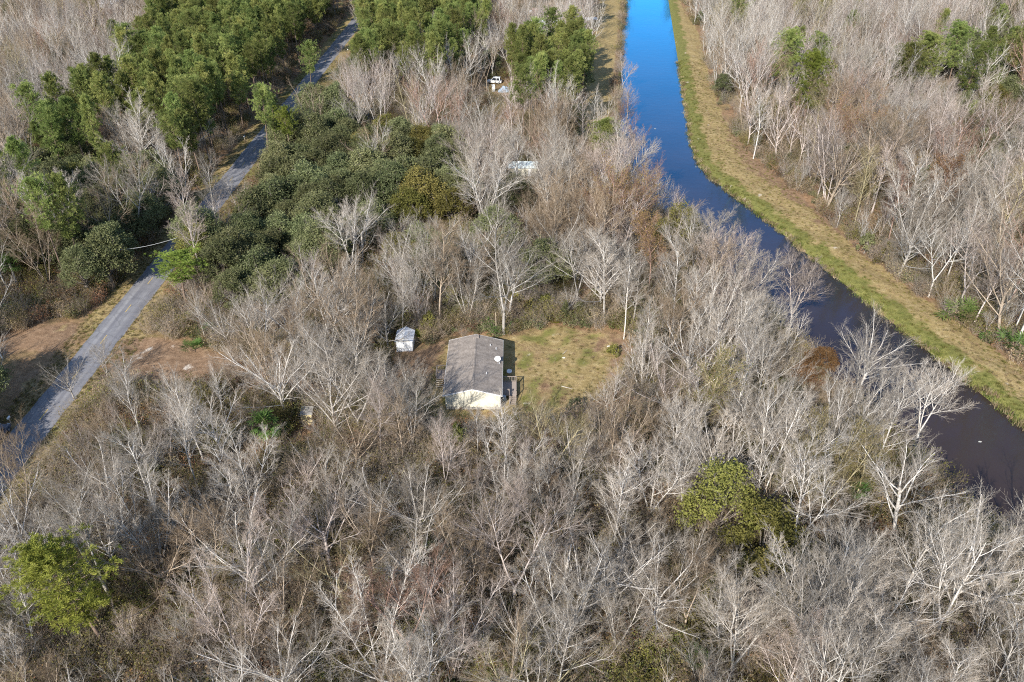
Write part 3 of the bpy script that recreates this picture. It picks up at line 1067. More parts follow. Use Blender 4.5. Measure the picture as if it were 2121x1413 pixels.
MB().box(-.5, .5, WY - .85, WY + .05, RZ - .07, RZ + .13).build('ridge_cap', M_SHINGLE, house)
for px, py in ((1015.5, 715.5), (1027.5, 720), (1007.5, 775), (1034, 748)):
    p = G(px, py, EZ + .6) - Vector((HX, HY, 0))
    z = RZ + .12 - abs(p.x) * sl
    v = MB().tube([(p.x, p.y, z - .1), (p.x, p.y, z + .28)], .055, 8).build('roof_pipe', M_TRIM, house)
    MB().tube([(p.x, p.y, z - .04), (p.x, p.y, z + .05)], [.15, .07], 8).build('flashing', M_METAL, v)
def window(x, y, z, w, h, axis_, s, parent):
    """a framed window on a wall: axis_ 'x' faces +-x, 'y' faces +-y"""
    def bx(u0, u1, d0, d1, z0, z1):
        return (MB().box(x + s * min(d0, d1) if s > 0 else x - max(d0, d1), x + s * max(d0, d1) if s > 0 else x - min(d0, d1), y + u0, y + u1, z0, z1) if axis_ == 'x'
                else MB().box(x + u0, x + u1, y + s * d0 if s > 0 else y - d1, y + s * d1 if s > 0 else y - d0, z0, z1))
    f = MB()
    for u0, u1, z0, z1 in ((-w / 2, -w / 2 + .07, z, z + h), (w / 2 - .07, w / 2, z, z + h), (-w / 2 + .07, w / 2 - .07, z, z + .07), (-w / 2 + .07, w / 2 - .07, z + h - .07, z + h), (-w / 2 + .07, w / 2 - .07, z + h / 2 - .03, z + h / 2 + .03)):
        b_ = bx(u0, u1, .005, .06, z0, z1)
        f.add(b_.v, b_.f)
    fr_ = f.build('window', M_TRIM, parent)
    bx(-w / 2 + .07, w / 2 - .07, .008, .03, z + .07, z + h - .07).build('pane', M_GLASS, fr_)
for y in (-5.5, 1.2, 4.8):
    window(WX, y, 1.35, .95, 1.05, 'x', 1, house)
for y in (-6.0, 3.2, 5.6):
    window(-WX, y, 1.35, .95, 1.05, 'x', -1, house)
for s, y in ((1, -2.6), (-1, .7)):
    d_ = MB().box(min(s * (WX + .005), s * (WX + .06)), max(s * (WX + .005), s * (WX + .06)), y - .48, y + .48, .78, 2.72 - .1).build('door', M_TRIM, house)
    MB().tube([(s * (WX + .06), y - .38, 1.7), (s * (WX + .13), y - .38, 1.7)], .035, 6).build('handle', M_METAL, d_)

def railing(parent, a, b, h=.95, nb=None, mat=M_DECK):
    """posts, two rails and balusters between two deck points, each baluster a part"""
    a, b = Vector(a), Vector(b)
    L = (b - a).length
    MB().bar(a + UP * h, b + UP * h, .10, .06).build('top_rail', mat, parent)
    MB().bar(a + UP * .12, b + UP * .12, .05, .07).build('bottom_rail', mat, parent)
    n = nb or max(2, int(L / .28))
    for k in range(1, n):
        p = a.lerp(b, k / n)
        MB().box(p.x - .02, p.x + .02, p.y - .02, p.y + .02, p.z + .155, p.z + h - .03).build('baluster', mat, parent)
    for p in (a, b):
        MB().box(p.x - .055, p.x + .055, p.y - .055, p.y + .055, 0.0, p.z + h + .06).build('post', mat, parent)

def deck_boards(parent, x0, x1, y0, y1, z, mat):
    y = y0
    while y < y1 - .05:
        MB().box(x0, x1, y + .006, min(y + .14, y1) - .006, z - .04, z).build('deck_board', mat, parent)
        y += .14

# deck on the yard side: platform with railings, stair down towards the camera
dk = thing('deck', 'grey wooden deck with railings and a stair on the yard side of the house', 'deck', (HX, HY, 0))
dx0, dx1, dy0, dy1, dz = WX + .08, WX + 2.45, -4.5, -1.1, .74
deck_boards(dk, dx0, dx1, dy0, dy1, dz, M_DECK)
MB().box(dx0, dx1, dy0, dy0 + .05, dz - .24, dz - .045).build('rim_joist', M_DECK, dk)
MB().box(dx1 - .05, dx1, dy0 + .055, dy1, dz - .24, dz - .045).build('rim_joist', M_DECK, dk)
railing(dk, (dx0 + .1, dy1 - .07, dz), (dx1 - .07, dy1 - .07, dz), nb=9)
railing(dk, (dx1 - .07, dy1 - .35, dz), (dx1 - .07, dy0 + .07, dz), nb=9)
railing(dk, (dx0 + .1, dy0 + .07, dz), (dx1 - 1.15, dy0 + .07, dz), nb=5)
for k in range(5):
    z = dz - .15 * (k + 1) + .02
    y = dy0 - .30 * (k + 1)
    MB().box(dx1 - 1.06, dx1 - .12, y, y + .28, z - .04, z).build('stair_tread', M_DECK, dk)
for x in (dx1 - 1.10, dx1 - .10):
    MB().bar((x, dy0 - .02, dz - .12), (x, dy0 - 1.62, -.06), .04, .2).build('stringer', M_DECK, dk)
    MB().bar((x, dy0 + .02, dz + .95), (x, dy0 - 1.5, .92), .05, .08).build('hand_rail', M_DECK, dk)
    MB().box(x - .05, x + .05, dy0 - 1.55, dy0 - 1.45, -.1, .98).build('post', M_DECK, dk)
# stoop on the road side
st = thing('porch_steps', 'small wooden porch with pale steps on the road side of the house', 'porch', (HX, HY, 0))
sx0, sx1, sy0, sy1 = -WX - 2.0, -WX - .08, -.5, 1.9
deck_boards(st, sx0, sx1, sy0, sy1, .74, M_DECK)
railing(st, (sx0 + .07, sy1 - .07, .74), (sx1 - .1, sy1 - .07, .74), nb=7, mat=M_DECK)
railing(st, (sx0 + .07, sy1 - .3, .74), (sx0 + .07, sy0 + .07, .74), nb=7, mat=M_DECK)
railing(st, (sx0 + 1.15, sy0 + .07, .74), (sx1 - .1, sy0 + .07, .74), nb=3, mat=M_DECK)
for k in range(4):
    z = .74 - .15 * (k + 1)
    MB().box(sx0 + .1, sx0 + 1.08, sy0 - .31 * (k + 1), sy0 - .31 * (k + 1) + .27, z - .04, z).build('stair_tread', M_DECK2, st)
for x in (sx0 + .07, sx0 + 1.11):
    MB().bar((x, sy0 - .03, .60), (x, sy0 - 1.3, -.02), .04, .2).build('stringer', M_DECK, st)

def dish(name, label, p, aim, r, legs):
    """satellite dish: shallow bowl, feed arm, receiver head and a tripod mount"""
    d = thing(name, label, 'satellite dish', p)
    q = Vector(aim).normalized().to_track_quat('Z', 'Y').to_matrix().to_4x4()
    c0 = Matrix.Translation((0, 0, .62)) @ q
    vs, fs = [], []
    n = 20
    for side, off in ((0, 0.0), (1, -.025)):
        for j in range(5):
            rr = r * (j + .001) / 4
            for k in range(n):
                a = 2 * PI * k / n
                vs.append(c0 @ Vector((rr * math.cos(a), rr * .9 * math.sin(a), .28 * (rr ** 2) / r + off)))
    for side in (0, 1):
        b = side * 5 * n
        for j in range(4):
            for k in range(n):
                k2 = (k + 1) % n
                fq = (b + j * n + k, b + j * n + k2, b + (j + 1) * n + k2, b + (j + 1) * n + k)
                fs.append(fq if side == 0 else fq[::-1])
    for k in range(n):
        k2 = (k + 1) % n
        fs.append((4 * n + k, 4 * n + k2, 5 * n + 4 * n + k2, 5 * n + 4 * n + k))
    MB().add(vs, fs).build('reflector', M_DISH, d, smooth=True)
    MB().bar(c0 @ Vector((0, -r * .85, .05)), c0 @ Vector((0, -r * .45, r * 1.1)), .03).build('feed_arm', M_METAL, d)
    MB().bar(c0 @ Vector((0, -r * .5, r * 1.05)), c0 @ Vector((0, -r * .3, r * 1.15)), .09).build('receiver_head', M_DISH, d)
    MB().tube([(0, 0, -.05), (0, 0, .60)], .028, 8).build('mast', M_METAL, d)
    for k in range(legs):
        a = 2 * PI * k / legs + .5
        MB().tube([(0, 0, .42), (.5 * math.cos(a), .5 * math.sin(a), -.03 - .5 * math.cos(a) * sl)], .018, 6).build('tripod_leg', M_METAL, d)
    return d
p = G(1031, 748, EZ + .45)
zr_ = RZ + .12 - abs(p.x - HX) * sl
dish('satellite_dish', 'white satellite dish on a tripod on the house roof', (p.x, p.y, zr_), (-.15, -.75, .72), .48, 3)
p = G(1055, 776)
dish('satellite_dish', 'pale dish on a low mast standing in the shadow beside the deck', (p.x, p.y, ground_z(p.x, p.y)), (-.1, -.5, .9), .42, 0)
p = G(1049, 820)
br_ = thing('rain_barrel', 'pale blue barrel beside the yard deck at the house wall', 'barrel', (HX + 4.62, HY - 5.05, 0))
MB().tube([(0, 0, -.02), (0, 0, .1), (0, 0, .45), (0, 0, .85), (0, 0, .92)], [.26, .29, .33, .29, .26], 14).build('barrel_body', M_BLUEGREY, br_, smooth=True)
MB().tube([(0, 0, .921), (0, 0, .95)], [.27, .24], 14).build('barrel_lid', M_BLUEGREY, br_)
p = G(1027, 702)
po = MB().tube([(0, 0, -.3), (.03, 0, 2.0), (0, .02, 4.2)], [.07, .06, .05], 7).build('wooden_post', M_DECK2, loc=(p.x, p.y + 1.6, 0))
tag(po, 'thin orange brown post standing just behind the house roof', 'post')

# ---------------------------------------------------------------- the sheds
def shed(name, label, x, y, w, d, eh, rh, mw, mr, rz=0.0, boards=True):
    s = thing(name, label, 'shed', (x, y, ground_z(x, y)), rz)
    hw, hd = w / 2, d / 2
    prof = [(-hw, -.1), (hw, -.1), (hw, eh), (0, rh), (-hw, eh)]
    vs = [(a, -hd, z) for a, z in prof] + [(a, hd, z) for a, z in prof]
    MB().add(vs, [(0, 1, 2, 3, 4), (9, 8, 7, 6, 5)] + [(i, i + 5, (i + 1) % 5 + 5, (i + 1) % 5) for i in range(5)]).build('wall', mw, s)
    k_ = (rh - eh) / hw
    for q in (-1, 1):
        e = hw + .15
        ez = rh - e * k_
        vs = [(0, -hd - .15, rh + .01), (q * e, -hd - .15, ez + .01), (q * e, hd + .15, ez + .01), (0, hd + .15, rh + .01), (0, -hd - .15, rh + .06), (q * e, -hd - .15, ez + .06), (q * e, hd + .15, ez + .06), (0, hd + .15, rh + .06)]
        MB().add(vs, [(0, 1, 2, 3), (7, 6, 5, 4), (0, 4, 5, 1), (1, 5, 6, 2), (2, 6, 7, 3), (3, 7, 4, 0)]).build('roof_slope', mr, s)
    return s
sh = shed('white_shed', 'white steel shed with double doors among bare trees beside the house', -17.7, 110.3, 2.7, 3.2, 2.0, 2.7, M_WHITE, paint('pale_steel_roof', (0.66, 0.68, 0.7), 0.5, 0.1))
for q in (-1, 1):
    d_ = MB().box(min(q * .02, q * .92), max(q * .02, q * .92), -1.66, -1.605, .05, 1.85).build('door', M_WHITE, sh)
    MB().box(min(q * .06, q * .10), max(q * .06, q * .10), -1.70, -1.662, .85, 1.1).build('handle', M_METAL, d_)
    for zz in (.62, 1.25):
        MB().box(min(q * .05, q * .88), max(q * .05, q * .88), -1.675, -1.662, zz, zz + .04).build('door_rib', M_SKIRT, d_)
    MB().box(min(q * 1.35, q * 1.27), max(q * 1.35, q * 1.27), -1.635, -1.603, 0, 2.0).build('corner_trim', M_TRIM, sh)
MB().box(-1.0, 1.0, -1.63, -1.603, 1.9, 1.98).build('door_header', M_SKIRT, sh)
M_YELLOWWOOD = paint('fresh_yellow_plywood', (0.66, 0.55, 0.29), 0.8, 0.15, 5.0)
px_, py_ = -29.75, 90.5
hut = thing('pump_house', 'tiny hut with a yellow plywood front under a grey roof in the brush', 'hut', (px_, py_, ground_z(px_, py_)), .06)
MB().box(-.78, .78, -.62, .8, -.1, 1.75).build('wall', M_YELLOWWOOD, hut)
for x in (-.76, -.25, .27, .76):
    MB().box(x - .035, x + .035, -.66, -.625, 0, 1.73).build('batten', M_DECK2, hut)
for x0, x1 in ((-.70, -.28), (-.21, .23), (.31, .70)):
    MB().bar((x0, -.645, .15), (x1, -.645, 1.6), .03, .05).build('brace', M_DECK2, hut)
MB().add([(-.9, -.68, 1.755), (.9, -.68, 1.755), (.9, 1.1, 1.95), (-.9, 1.1, 1.95), (-.9, -.68, 1.80), (.9, -.68, 1.80), (.9, 1.1, 2.0), (-.9, 1.1, 2.0)],
         [(3, 2, 1, 0), (4, 5, 6, 7), (0, 1, 5, 4), (1, 2, 6, 5), (2, 3, 7, 6), (3, 0, 4, 7)]).build('roof', paint('grey_sheet_roof', (0.30, 0.285, 0.26), 0.7, 0.2), hut)
p = G(816, 660)
bx_ = thing('storage_box', 'low white storage box behind the white shed', 'box', (p.x, p.y, ground_z(p.x, p.y)), .4)
MB().box(-.9, .9, -.5, .5, -.05, .8).build('box_body', M_WHITE, bx_)
MB().box(-.95, .95, -.55, .55, .803, .88).build('lid', M_WHITE, bx_)

# ---------------------------------------------------------------- far buildings seen through the trees
M_MINT = paint('pale_mint_roof', (0.62, 0.68, 0.65), 0.5, 0.12, 0.6)
M_REDROOF = paint('faded_red_roof', (0.38, 0.27, 0.23), 0.8, 0.25, 0.5)
M_PINKISH = paint('pinkish_panel', (0.55, 0.42, 0.42), 0.7, 0.15)
M_TARP = paint('blue_grey_tarp', (0.25, 0.33, 0.42), 0.6, 0.4, 1.2)
def cottage(name, label, px, py, w, d, eh, rh, mw, mr, rz=0.0, along_x=True, cat='house'):
    p = G(px, py)
    s = thing(name, label, cat, (p.x, p.y + d / 2, 0), rz)
    hw, hd = w / 2, d / 2
    prof = [(-hd, -.1), (hd, -.1), (hd, eh), (0, rh), (-hd, eh)]
    vs = [(-hw, a, z) for a, z in prof] + [(hw, a, z) for a, z in prof]
    MB().add(vs, [(4, 3, 2, 1, 0), (5, 6, 7, 8, 9)] + [((i + 1) % 5, (i + 1) % 5 + 5, i + 5, i) for i in range(5)]).build('wall', mw, s)
    k_ = (rh - eh) / hd
    for q in (-1, 1):
        e = hd + .3
        ez = rh - e * k_
        vs = [(-hw - .3, 0, rh + .01), (-hw - .3, q * e, ez + .01), (hw + .3, q * e, ez + .01), (hw + .3, 0, rh + .01), (-hw - .3, 0, rh + .1), (-hw - .3, q * e, ez + .1), (hw + .3, q * e, ez + .1), (hw + .3, 0, rh + .1)]
        sl_ = MB().add(vs, [(0, 1, 2, 3), (7, 6, 5, 4), (0, 4, 5, 1), (1, 5, 6, 2), (2, 6, 7, 3), (3, 7, 4, 0)]).build('roof_slope', mr, s)
        x = -hw
        while x < hw:                                                 # standing seams
            MB().bar((x, q * .05, rh + .115 - .05 * k_), (x, q * (e - .02), ez + .115), .04, .03).build('roof_seam', mr, sl_)
            x += 1.2
    n = max(2, int(w / 3))
    for i in range(n):
        x = -hw + w * (i + .5) / n
        if i == n // 2:
            MB().box(x - .45, x + .45, -hd - .05, -hd - .004, .1, 2.05).build('door', M_TRIM, s)
        else:
            window(x, -hd, 1.0, 1.0, 1.0, 'y', -1, s)
    return s
cottage('mobile_home', 'small mobile home with a pale mint metal roof among bare trees', 1083, 366, 6.6, 4.0, 2.3, 3.1, M_SIDING, M_MINT)
cottage('far_house', 'long far house with a faded red roof near the canal', 1138, 44, 14, 7.0, 2.5, 4.6, M_PINKISH, M_REDROOF)
cottage('far_outbuilding', 'white roofed outbuilding in front of the red roofed house', 1138, 62, 12, 4, 2.2, 3.4, M_WHITE, M_MINT, cat='outbuilding')
cottage('white_house', 'white house far off among bare trees near the pine wood', 228, 20, 8, 5, 2.5, 3.8, M_WHITE, M_WHITE)
cottage('pine_shaded_house', 'white roofed house half hidden under the canal side pines', 1150, 172, 6, 5, 2.3, 3.6, M_WHITE, M_MINT)
p = G(1097, 36)
cn = thing('canopy', 'white canopy on four legs beside the red roofed house', 'canopy', (p.x, p.y, 0))
MB().add([(-2.2, -1.6, 2.3), (2.2, -1.6, 2.3), (2.2, 1.6, 2.3), (-2.2, 1.6, 2.3), (0, 0, 3.1), (-2.2, -1.6, 2.2), (2.2, -1.6, 2.2), (2.2, 1.6, 2.2), (-2.2, 1.6, 2.2)],
         [(0, 1, 4), (1, 2, 4), (2, 3, 4), (3, 0, 4), (8, 7, 6, 5), (0, 5, 6, 1), (1, 6, 7, 2), (2, 7, 8, 3), (3, 8, 5, 0)]).build('canopy_top', M_WHITE, cn)
for x in (-2.1, 2.1):
    for y in (-1.5, 1.5):
        MB().box(x - .05, x + .05, y - .05, y + .05, -.1, 2.2).build('leg', M_METAL, cn)
p = G(1224, 49)
pr = thing('lean_to', 'low white sloping roof on posts next to the far canal bank', 'lean-to', (p.x, p.y, 0), .2)
MB().add([(-2.6, -1.2, 1.6), (2.6, -1.2, 1.6), (2.6, 1.2, 2.2), (-2.6, 1.2, 2.2), (-2.6, -1.2, 1.7), (2.6, -1.2, 1.7), (2.6, 1.2, 2.3), (-2.6, 1.2, 2.3)], [(3, 2, 1, 0), (4, 5, 6, 7), (0, 1, 5, 4), (1, 2, 6, 5), (2, 3, 7, 6), (3, 0, 4, 7)]).build('roof', M_WHITE, pr)
for x in (-2.4, 2.4):
    MB().box(x - .06, x + .06, -1.06, -.94, -.1, 1.62).build('post', M_DECK, pr)
    MB().box(x - .06, x + .06, .94, 1.06, -.1, 2.12).build('post', M_DECK, pr)
# the junk yard half way up the canal wood
p = G(1045, 190)
tp = thing('junk_heap', 'blue grey tarp covered heap behind the bare trees', 'heap', (p.x, p.y, 0))
m = MB()
n = 9
gr = [[(-2.2 + 4.4 * i / n, -1.6 + 3.2 * j / n, max(0, 1.5 * math.sin(PI * i / n) * math.sin(PI * j / n) * (1 + .4 * math.sin(i * 2.1 + j * 1.3)))) for i in range(n + 1)] for j in range(n + 1)]
m.add([q for row in gr for q in row], [(j * (n + 1) + i, j * (n + 1) + i + 1, (j + 1) * (n + 1) + i + 1, (j + 1) * (n + 1) + i) for j in range(n) for i in range(n)]).build('tarp', M_TARP, tp)
for k in range(7):
    a = k * 2.1
    MB().box(-.5, .5, -.06, .06, -.04, .04, Matrix.Translation((1.5 * math.cos(a), 1.1 * math.sin(a), .75)) @ Matrix.Rotation(a * 1.7, 4, 'Z') @ Matrix.Rotation(.4, 4, 'Y')).build('scrap_board', M_WHITE if k % 2 else M_DECK, tp)
p = G(1022, 190)
wb = tag(MB().box(-.5, .5, -.12, .12, -.05, 2.3).build('white_board', M_WHITE, loc=(p.x, p.y, 0)), 'upright white board beside the tarp covered heap', 'board')

# ---------------------------------------------------------------- vehicles, posts, mailboxes, pole
def vehicle(name, label, x, y, rz, mbody, L=4.5, W=1.8, H=1.65):
    v = thing(name, label, 'car', (x, y, ground_z(x, y)), rz)       # nose towards local +Y
    k = L / 4.5
    side = [(-2.25, .45), (-2.2, .95), (-1.95, 1.02), (-1.75, H - .05), (-.2, H), (.30, H - .06), (1.05, 1.05), (2.0, .92), (2.22, .75), (2.25, .42), (1.9, .30), (-1.9, .30)]
    side = [(a * k, z) for a, z in side]
    def tuck(z):
        return W / 2 * (1 - .26 * max(0, (z - 1.0) / (H - 1.0)) ** 1.0 * .6) - (.04 if z < .5 else 0)
    n = len(side)
    vs = [(-tuck(z), a, z) for a, z in side] + [(tuck(z), a, z) for a, z in side]
    body = MB().add(vs, [tuple(range(n)), tuple(reversed(range(n, 2 * n)))] + [(i, n + i, n + (i + 1) % n, (i + 1) % n) for i in range(n)]).build('body', mbody, v)
    bv = body.modifiers.new('soft edges', 'BEVEL')
    bv.width, bv.segments, bv.limit_method, bv.angle_limit = .06, 2, 'ANGLE', R(28)
    def quad(pts, off, name_, mat, parent=v):
        pts = [Vector(q) for q in pts]
        nn = (pts[1] - pts[0]).cross(pts[2] - pts[0]).normalized()
        m = MB()
        m.add([q + nn * off for q in pts] + [q + nn * (off - .03) for q in pts], [(0, 1, 2, 3), (7, 6, 5, 4)] + [(i, i + 4, (i + 1) % 4 + 4, (i + 1) % 4) for i in range(4)])
        return m.build(name_, mat, parent)
    wt, wb_ = tuck(H - .1) - .08, tuck(1.1) - .10
    quad([(-wb_, .98 * k, 1.11), (wb_, .98 * k, 1.11), (wt, .36 * k, H - .11), (-wt, .36 * k, H - .11)][::-1] if False else [(wb_, .98 * k, 1.11), (-wb_, .98 * k, 1.11), (-wt, .36 * k, H - .11), (wt, .36 * k, H - .11)], .012, 'windscreen', M_GLASS)
    quad([(-wb_, -1.93 * k, 1.10), (wb_, -1.93 * k, 1.10), (wt, -1.78 * k, H - .12), (-wt, -1.78 * k, H - .12)], .012, 'rear_window', M_GLASS)
    for s in (-1, 1):
        a, b = tuck(1.1), tuck(H - .12)
        for y0, y1, y2, y3 in ((-1.6, -.75, -.75, -1.55), (-.65, .75, .25, -.65)):
            q = [(s * a, y0 * k, 1.1), (s * a, y1 * k, 1.1), (s * b, y2 * k, H - .13), (s * b, y3 * k, H - .13)]
            quad(q if s > 0 else q[::-1], .012, 'side_window', M_GLASS)
        for wy in (-1.38, 1.40):
            wh = MB().tube([(s * (W / 2 - .20), wy * k, .33), (s * (W / 2 + .015), wy * k, .33)], .33, 18).build('wheel', M_DARK, v)
            MB().tube([(s * (W / 2 + .012), wy * k, .33), (s * (W / 2 + .03), wy * k, .33)], [.21, .18], 14).build('rim', M_METAL, wh)
        MB().box(s * .62 - .18, s * .62 + .18, 2.18 * k, 2.26 * k, .62, .78).build('headlight', M_DISH, v)
        MB().box(s * .70 - .12, s * .70 + .12, -2.27 * k, -2.19 * k, .70, .92).build('tail_light', M_REDROOF, v)
        MB().box(s * (W / 2 + .10) - .08, s * (W / 2 + .10) + .08, .66 * k, .80 * k, 1.08, 1.22).build('wing_mirror', mbody, v)
    MB().box(-.55, .55, 2.24 * k, 2.28 * k, .45, .60).build('grille', M_DARK, v)
    return v
p = G(-4, 900)
vehicle('parked_car', 'dark blue grey car parked on the shaded road verge at the frame edge', p.x + .5, p.y - .9, 0.05, paint('dark_blue_grey_paint', (0.09, 0.105, 0.14), 0.3, 0.08, 1.0, spec=0.6), 4.7, 1.9, 1.7)
p = G(1024, 172)
vehicle('parked_van', 'white vehicle parked beside the tarp covered heap', p.x, p.y, PI / 2 - .15, paint('white_van_paint', (0.75, 0.75, 0.74), 0.35, 0.04, spec=0.5), 5.0, 1.95, 2.0)
p = G(368, 184)
vehicle('parked_truck', 'white vehicle parked under the tall pines', p.x, p.y, .6, paint('white_truck_paint', (0.72, 0.74, 0.76), 0.35, 0.04, spec=0.5), 5.0, 1.95, 1.9)

def mailbox(px, py, label):
    p = G(px, py)
    b = thing('mailbox', label, 'mailbox', (p.x, p.y, ground_z(p.x, p.y)))
    MB().box(-.05, .05, -.05, .05, -.3, 1.0).build('post', M_DECK2, b)
    m = MB()
    prof = [(-.12, 1.0), (.12, 1.0), (.12, 1.18)] + [(.12 * math.cos(a), 1.18 + .10 * math.sin(a)) for a in (PI * .25, PI * .5, PI * .75)] + [(-.12, 1.18)]
    n = len(prof)
    m.add([(x, -.28, z) for x, z in prof] + [(x, .28, z) for x, z in prof], [tuple(range(n)), tuple(reversed(range(n, 2 * n)))] + [(i, i + n, (i + 1) % n + n, (i + 1) % n) for i in range(n)]).build('mailbox_body', M_WHITE, b)
mailbox(721, 108, 'white mailbox on a post beside the far bend of the road')
mailbox(507, 290, 'white mailbox on the road verge below the pine wood')
mailbox(23, 878, 'white mailbox on the verge just ahead of the parked car')

p = G(181, 606)
pole = thing('utility_pole', 'brown wooden utility pole standing at the shaded edge of the road clearing', 'utility pole', (p.x, p.y, 0))
MB().tube([(0, 0, -.5), (0, 0, 5), (0, 0, 9.2)], [.16, .14, .11], 9).build('pole', M_DECK, pole)
MB().box(-.9, .9, -.06, .06, 8.5, 8.62).build('crossarm', M_DECK, pole)
for x in (-.8, .8):
    MB().tube([(x, 0, 8.62), (x, 0, 8.78)], .05, 6).build('insulator', M_DISH, pole)
w0 = Vector((p.x + .8, p.y, 8.78))
w1 = G(392, 560) + Vector((0, 0, 7.2))
wp = [w0.lerp(w1, k / 14) - UP * (1.1 * math.sin(PI * k / 14)) for k in range(15)]
tag(MB().tube(wp, .03, 5).build('overhead_wire', paint('pale_wire', (0.6, 0.6, 0.58), 0.5)), 'thin pale wire sagging from the utility pole across the road', 'wire')
for (px, py, h, lean, lb) in ((156, 622, 1.5, .25, 'leaning brown post in the shaded clearing west of the road'), (121, 655, 1.3, 0, 'short dark gate post in the shaded clearing'), (127, 657, 1.2, 0, 'lower dark post paired with the gate post'),
                              (5, 742, 1.9, -.08, 'tall white post at the frame edge of the clearing'), (181, 604, 0.8, 0, 'pale stub post at the foot of the utility pole')):
    p = G(px, py)
    o = MB().tube([(0, 0, -.2), (lean * h, 0, h)], [.09, .08], 7).build('wooden_post', M_WHITE if 'white' in lb else (M_DECK2 if 'pale' in lb else M_DECK), loc=(p.x + .6 * ('stub' in lb), p.y, ground_z(p.x, p.y)))
    tag(o, lb, 'post')
for px, py, s, lb in ((2030, 915, .22, 'small pale scrap floating on the dark near water'), (1357, 267, .25, 'tiny pale scrap floating on the blue water'), (2105, 872, .3, 'pale scrap at the water edge below the levee')):
    p = G(px, py, -.6)
    m = MB()
    n = 9
    ring = [(s * math.cos(k * 2 * PI / n) * (1 + .5 * math.sin(k * 2.7)), .5 * s * math.sin(k * 2 * PI / n)) for k in range(n)]
    tag(m.prism(ring, -.02, .05).build('floating_scrap', M_SKIRT, loc=(p.x, p.y, -.61)), lb, 'litter')
for px, py, s, lb in ((1261, 717, .25, 'pale scrap lying on the brown far corner of the yard'), (1168, 742, .22, 'pale bare stone in the middle of the yard grass')):
    p = G(px, py)
    m = MB()
    n = 8
    ring = [(s * math.cos(k * 2 * PI / n) * (1 + .3 * math.sin(k * 2.1)), .7 * s * math.sin(k * 2 * PI / n)) for k in range(n)]
    tag(m.prism(ring, -.05, .10).build('pale_stone', paint('pale_stone', (0.62, 0.57, 0.48), 0.9), loc=(p.x, p.y, ground_z(p.x, p.y))), lb, 'stone')
# logs and fallen branches in the yard and the near wood
for px, py, L, a, lb in ((1163, 800, 1.8, -.5, 'pale fallen branch lying on the yard grass'), (1165, 735, 1.6, .9, 'short pale stick lying in the middle of the yard'), (1150, 1040, 5, 2.3, 'grey log lying across the bare earth of the near wood')):
    p = G(px, py)
    z = ground_z(p.x, p.y)
    m = MB().tube([(0, 0, .06), (L * .5 * math.cos(a), L * .5 * math.sin(a), .12), (L * math.cos(a + .1), L * math.sin(a + .1), .05)], [.05, .04, .02], 6)
    tag(m.build('fallen_branch', TONES['grey'], loc=(p.x, p.y, z)), lb, 'branch')

# ---------------------------------------------------------------- the woods
# what the canopy is, area by area (outline of the crowns as the photo shows them; the trees themselves stand on the ground)
Z_PINE = [[(140, 230), (180, 180), (250, 170), (250, 110), (300, 60), (330, 0), (740, -40), (740, 40), (690, 90), (620, 160), (590, 200), (550, 250), (500, 290), (470, 310), (400, 345), (340, 330), (330, 260), (300, 240), (230, 230)],
          [(60, 270), (130, 240), (240, 300), (250, 350), (180, 370), (70, 340)],
          [(745, -40), (1010, -40), (1000, 60), (930, 140), (850, 130), (800, 110), (740, 140), (690, 140), (700, 110), (745, 60)],
          [(1040, 110), (1090, 90), (1160, 85), (1190, 50), (1215, 90), (1250, 130), (1250, 180), (1200, 200), (1130, 180), (1060, 170)]]
Z_OAK = [[(0, 330), (110, 290), (250, 340), (350, 340), (375, 390), (330, 440), (270, 500), (220, 560), (150, 590), (90, 590), (0, 540)],
         [(530, 260), (620, 200), (700, 210), (740, 230), (740, 290), (820, 260), (920, 285), (965, 330), (960, 400), (880, 440), (800, 420), (740, 400), (690, 470), (660, 530), (560, 600), (470, 560), (390, 500), (380, 480), (480, 430), (550, 360)],
         [(1985, 80), (2121, 70), (2121, 260), (2060, 270), (2000, 220)], [(2040, -30), (2121, -30), (2121, 60), (2060, 50)]]
Z_MIX = [(790, 400), (960, 390), (1010, 480), (1180, 470), (1190, 600), (1090, 600), (960, 560), (830, 500)]
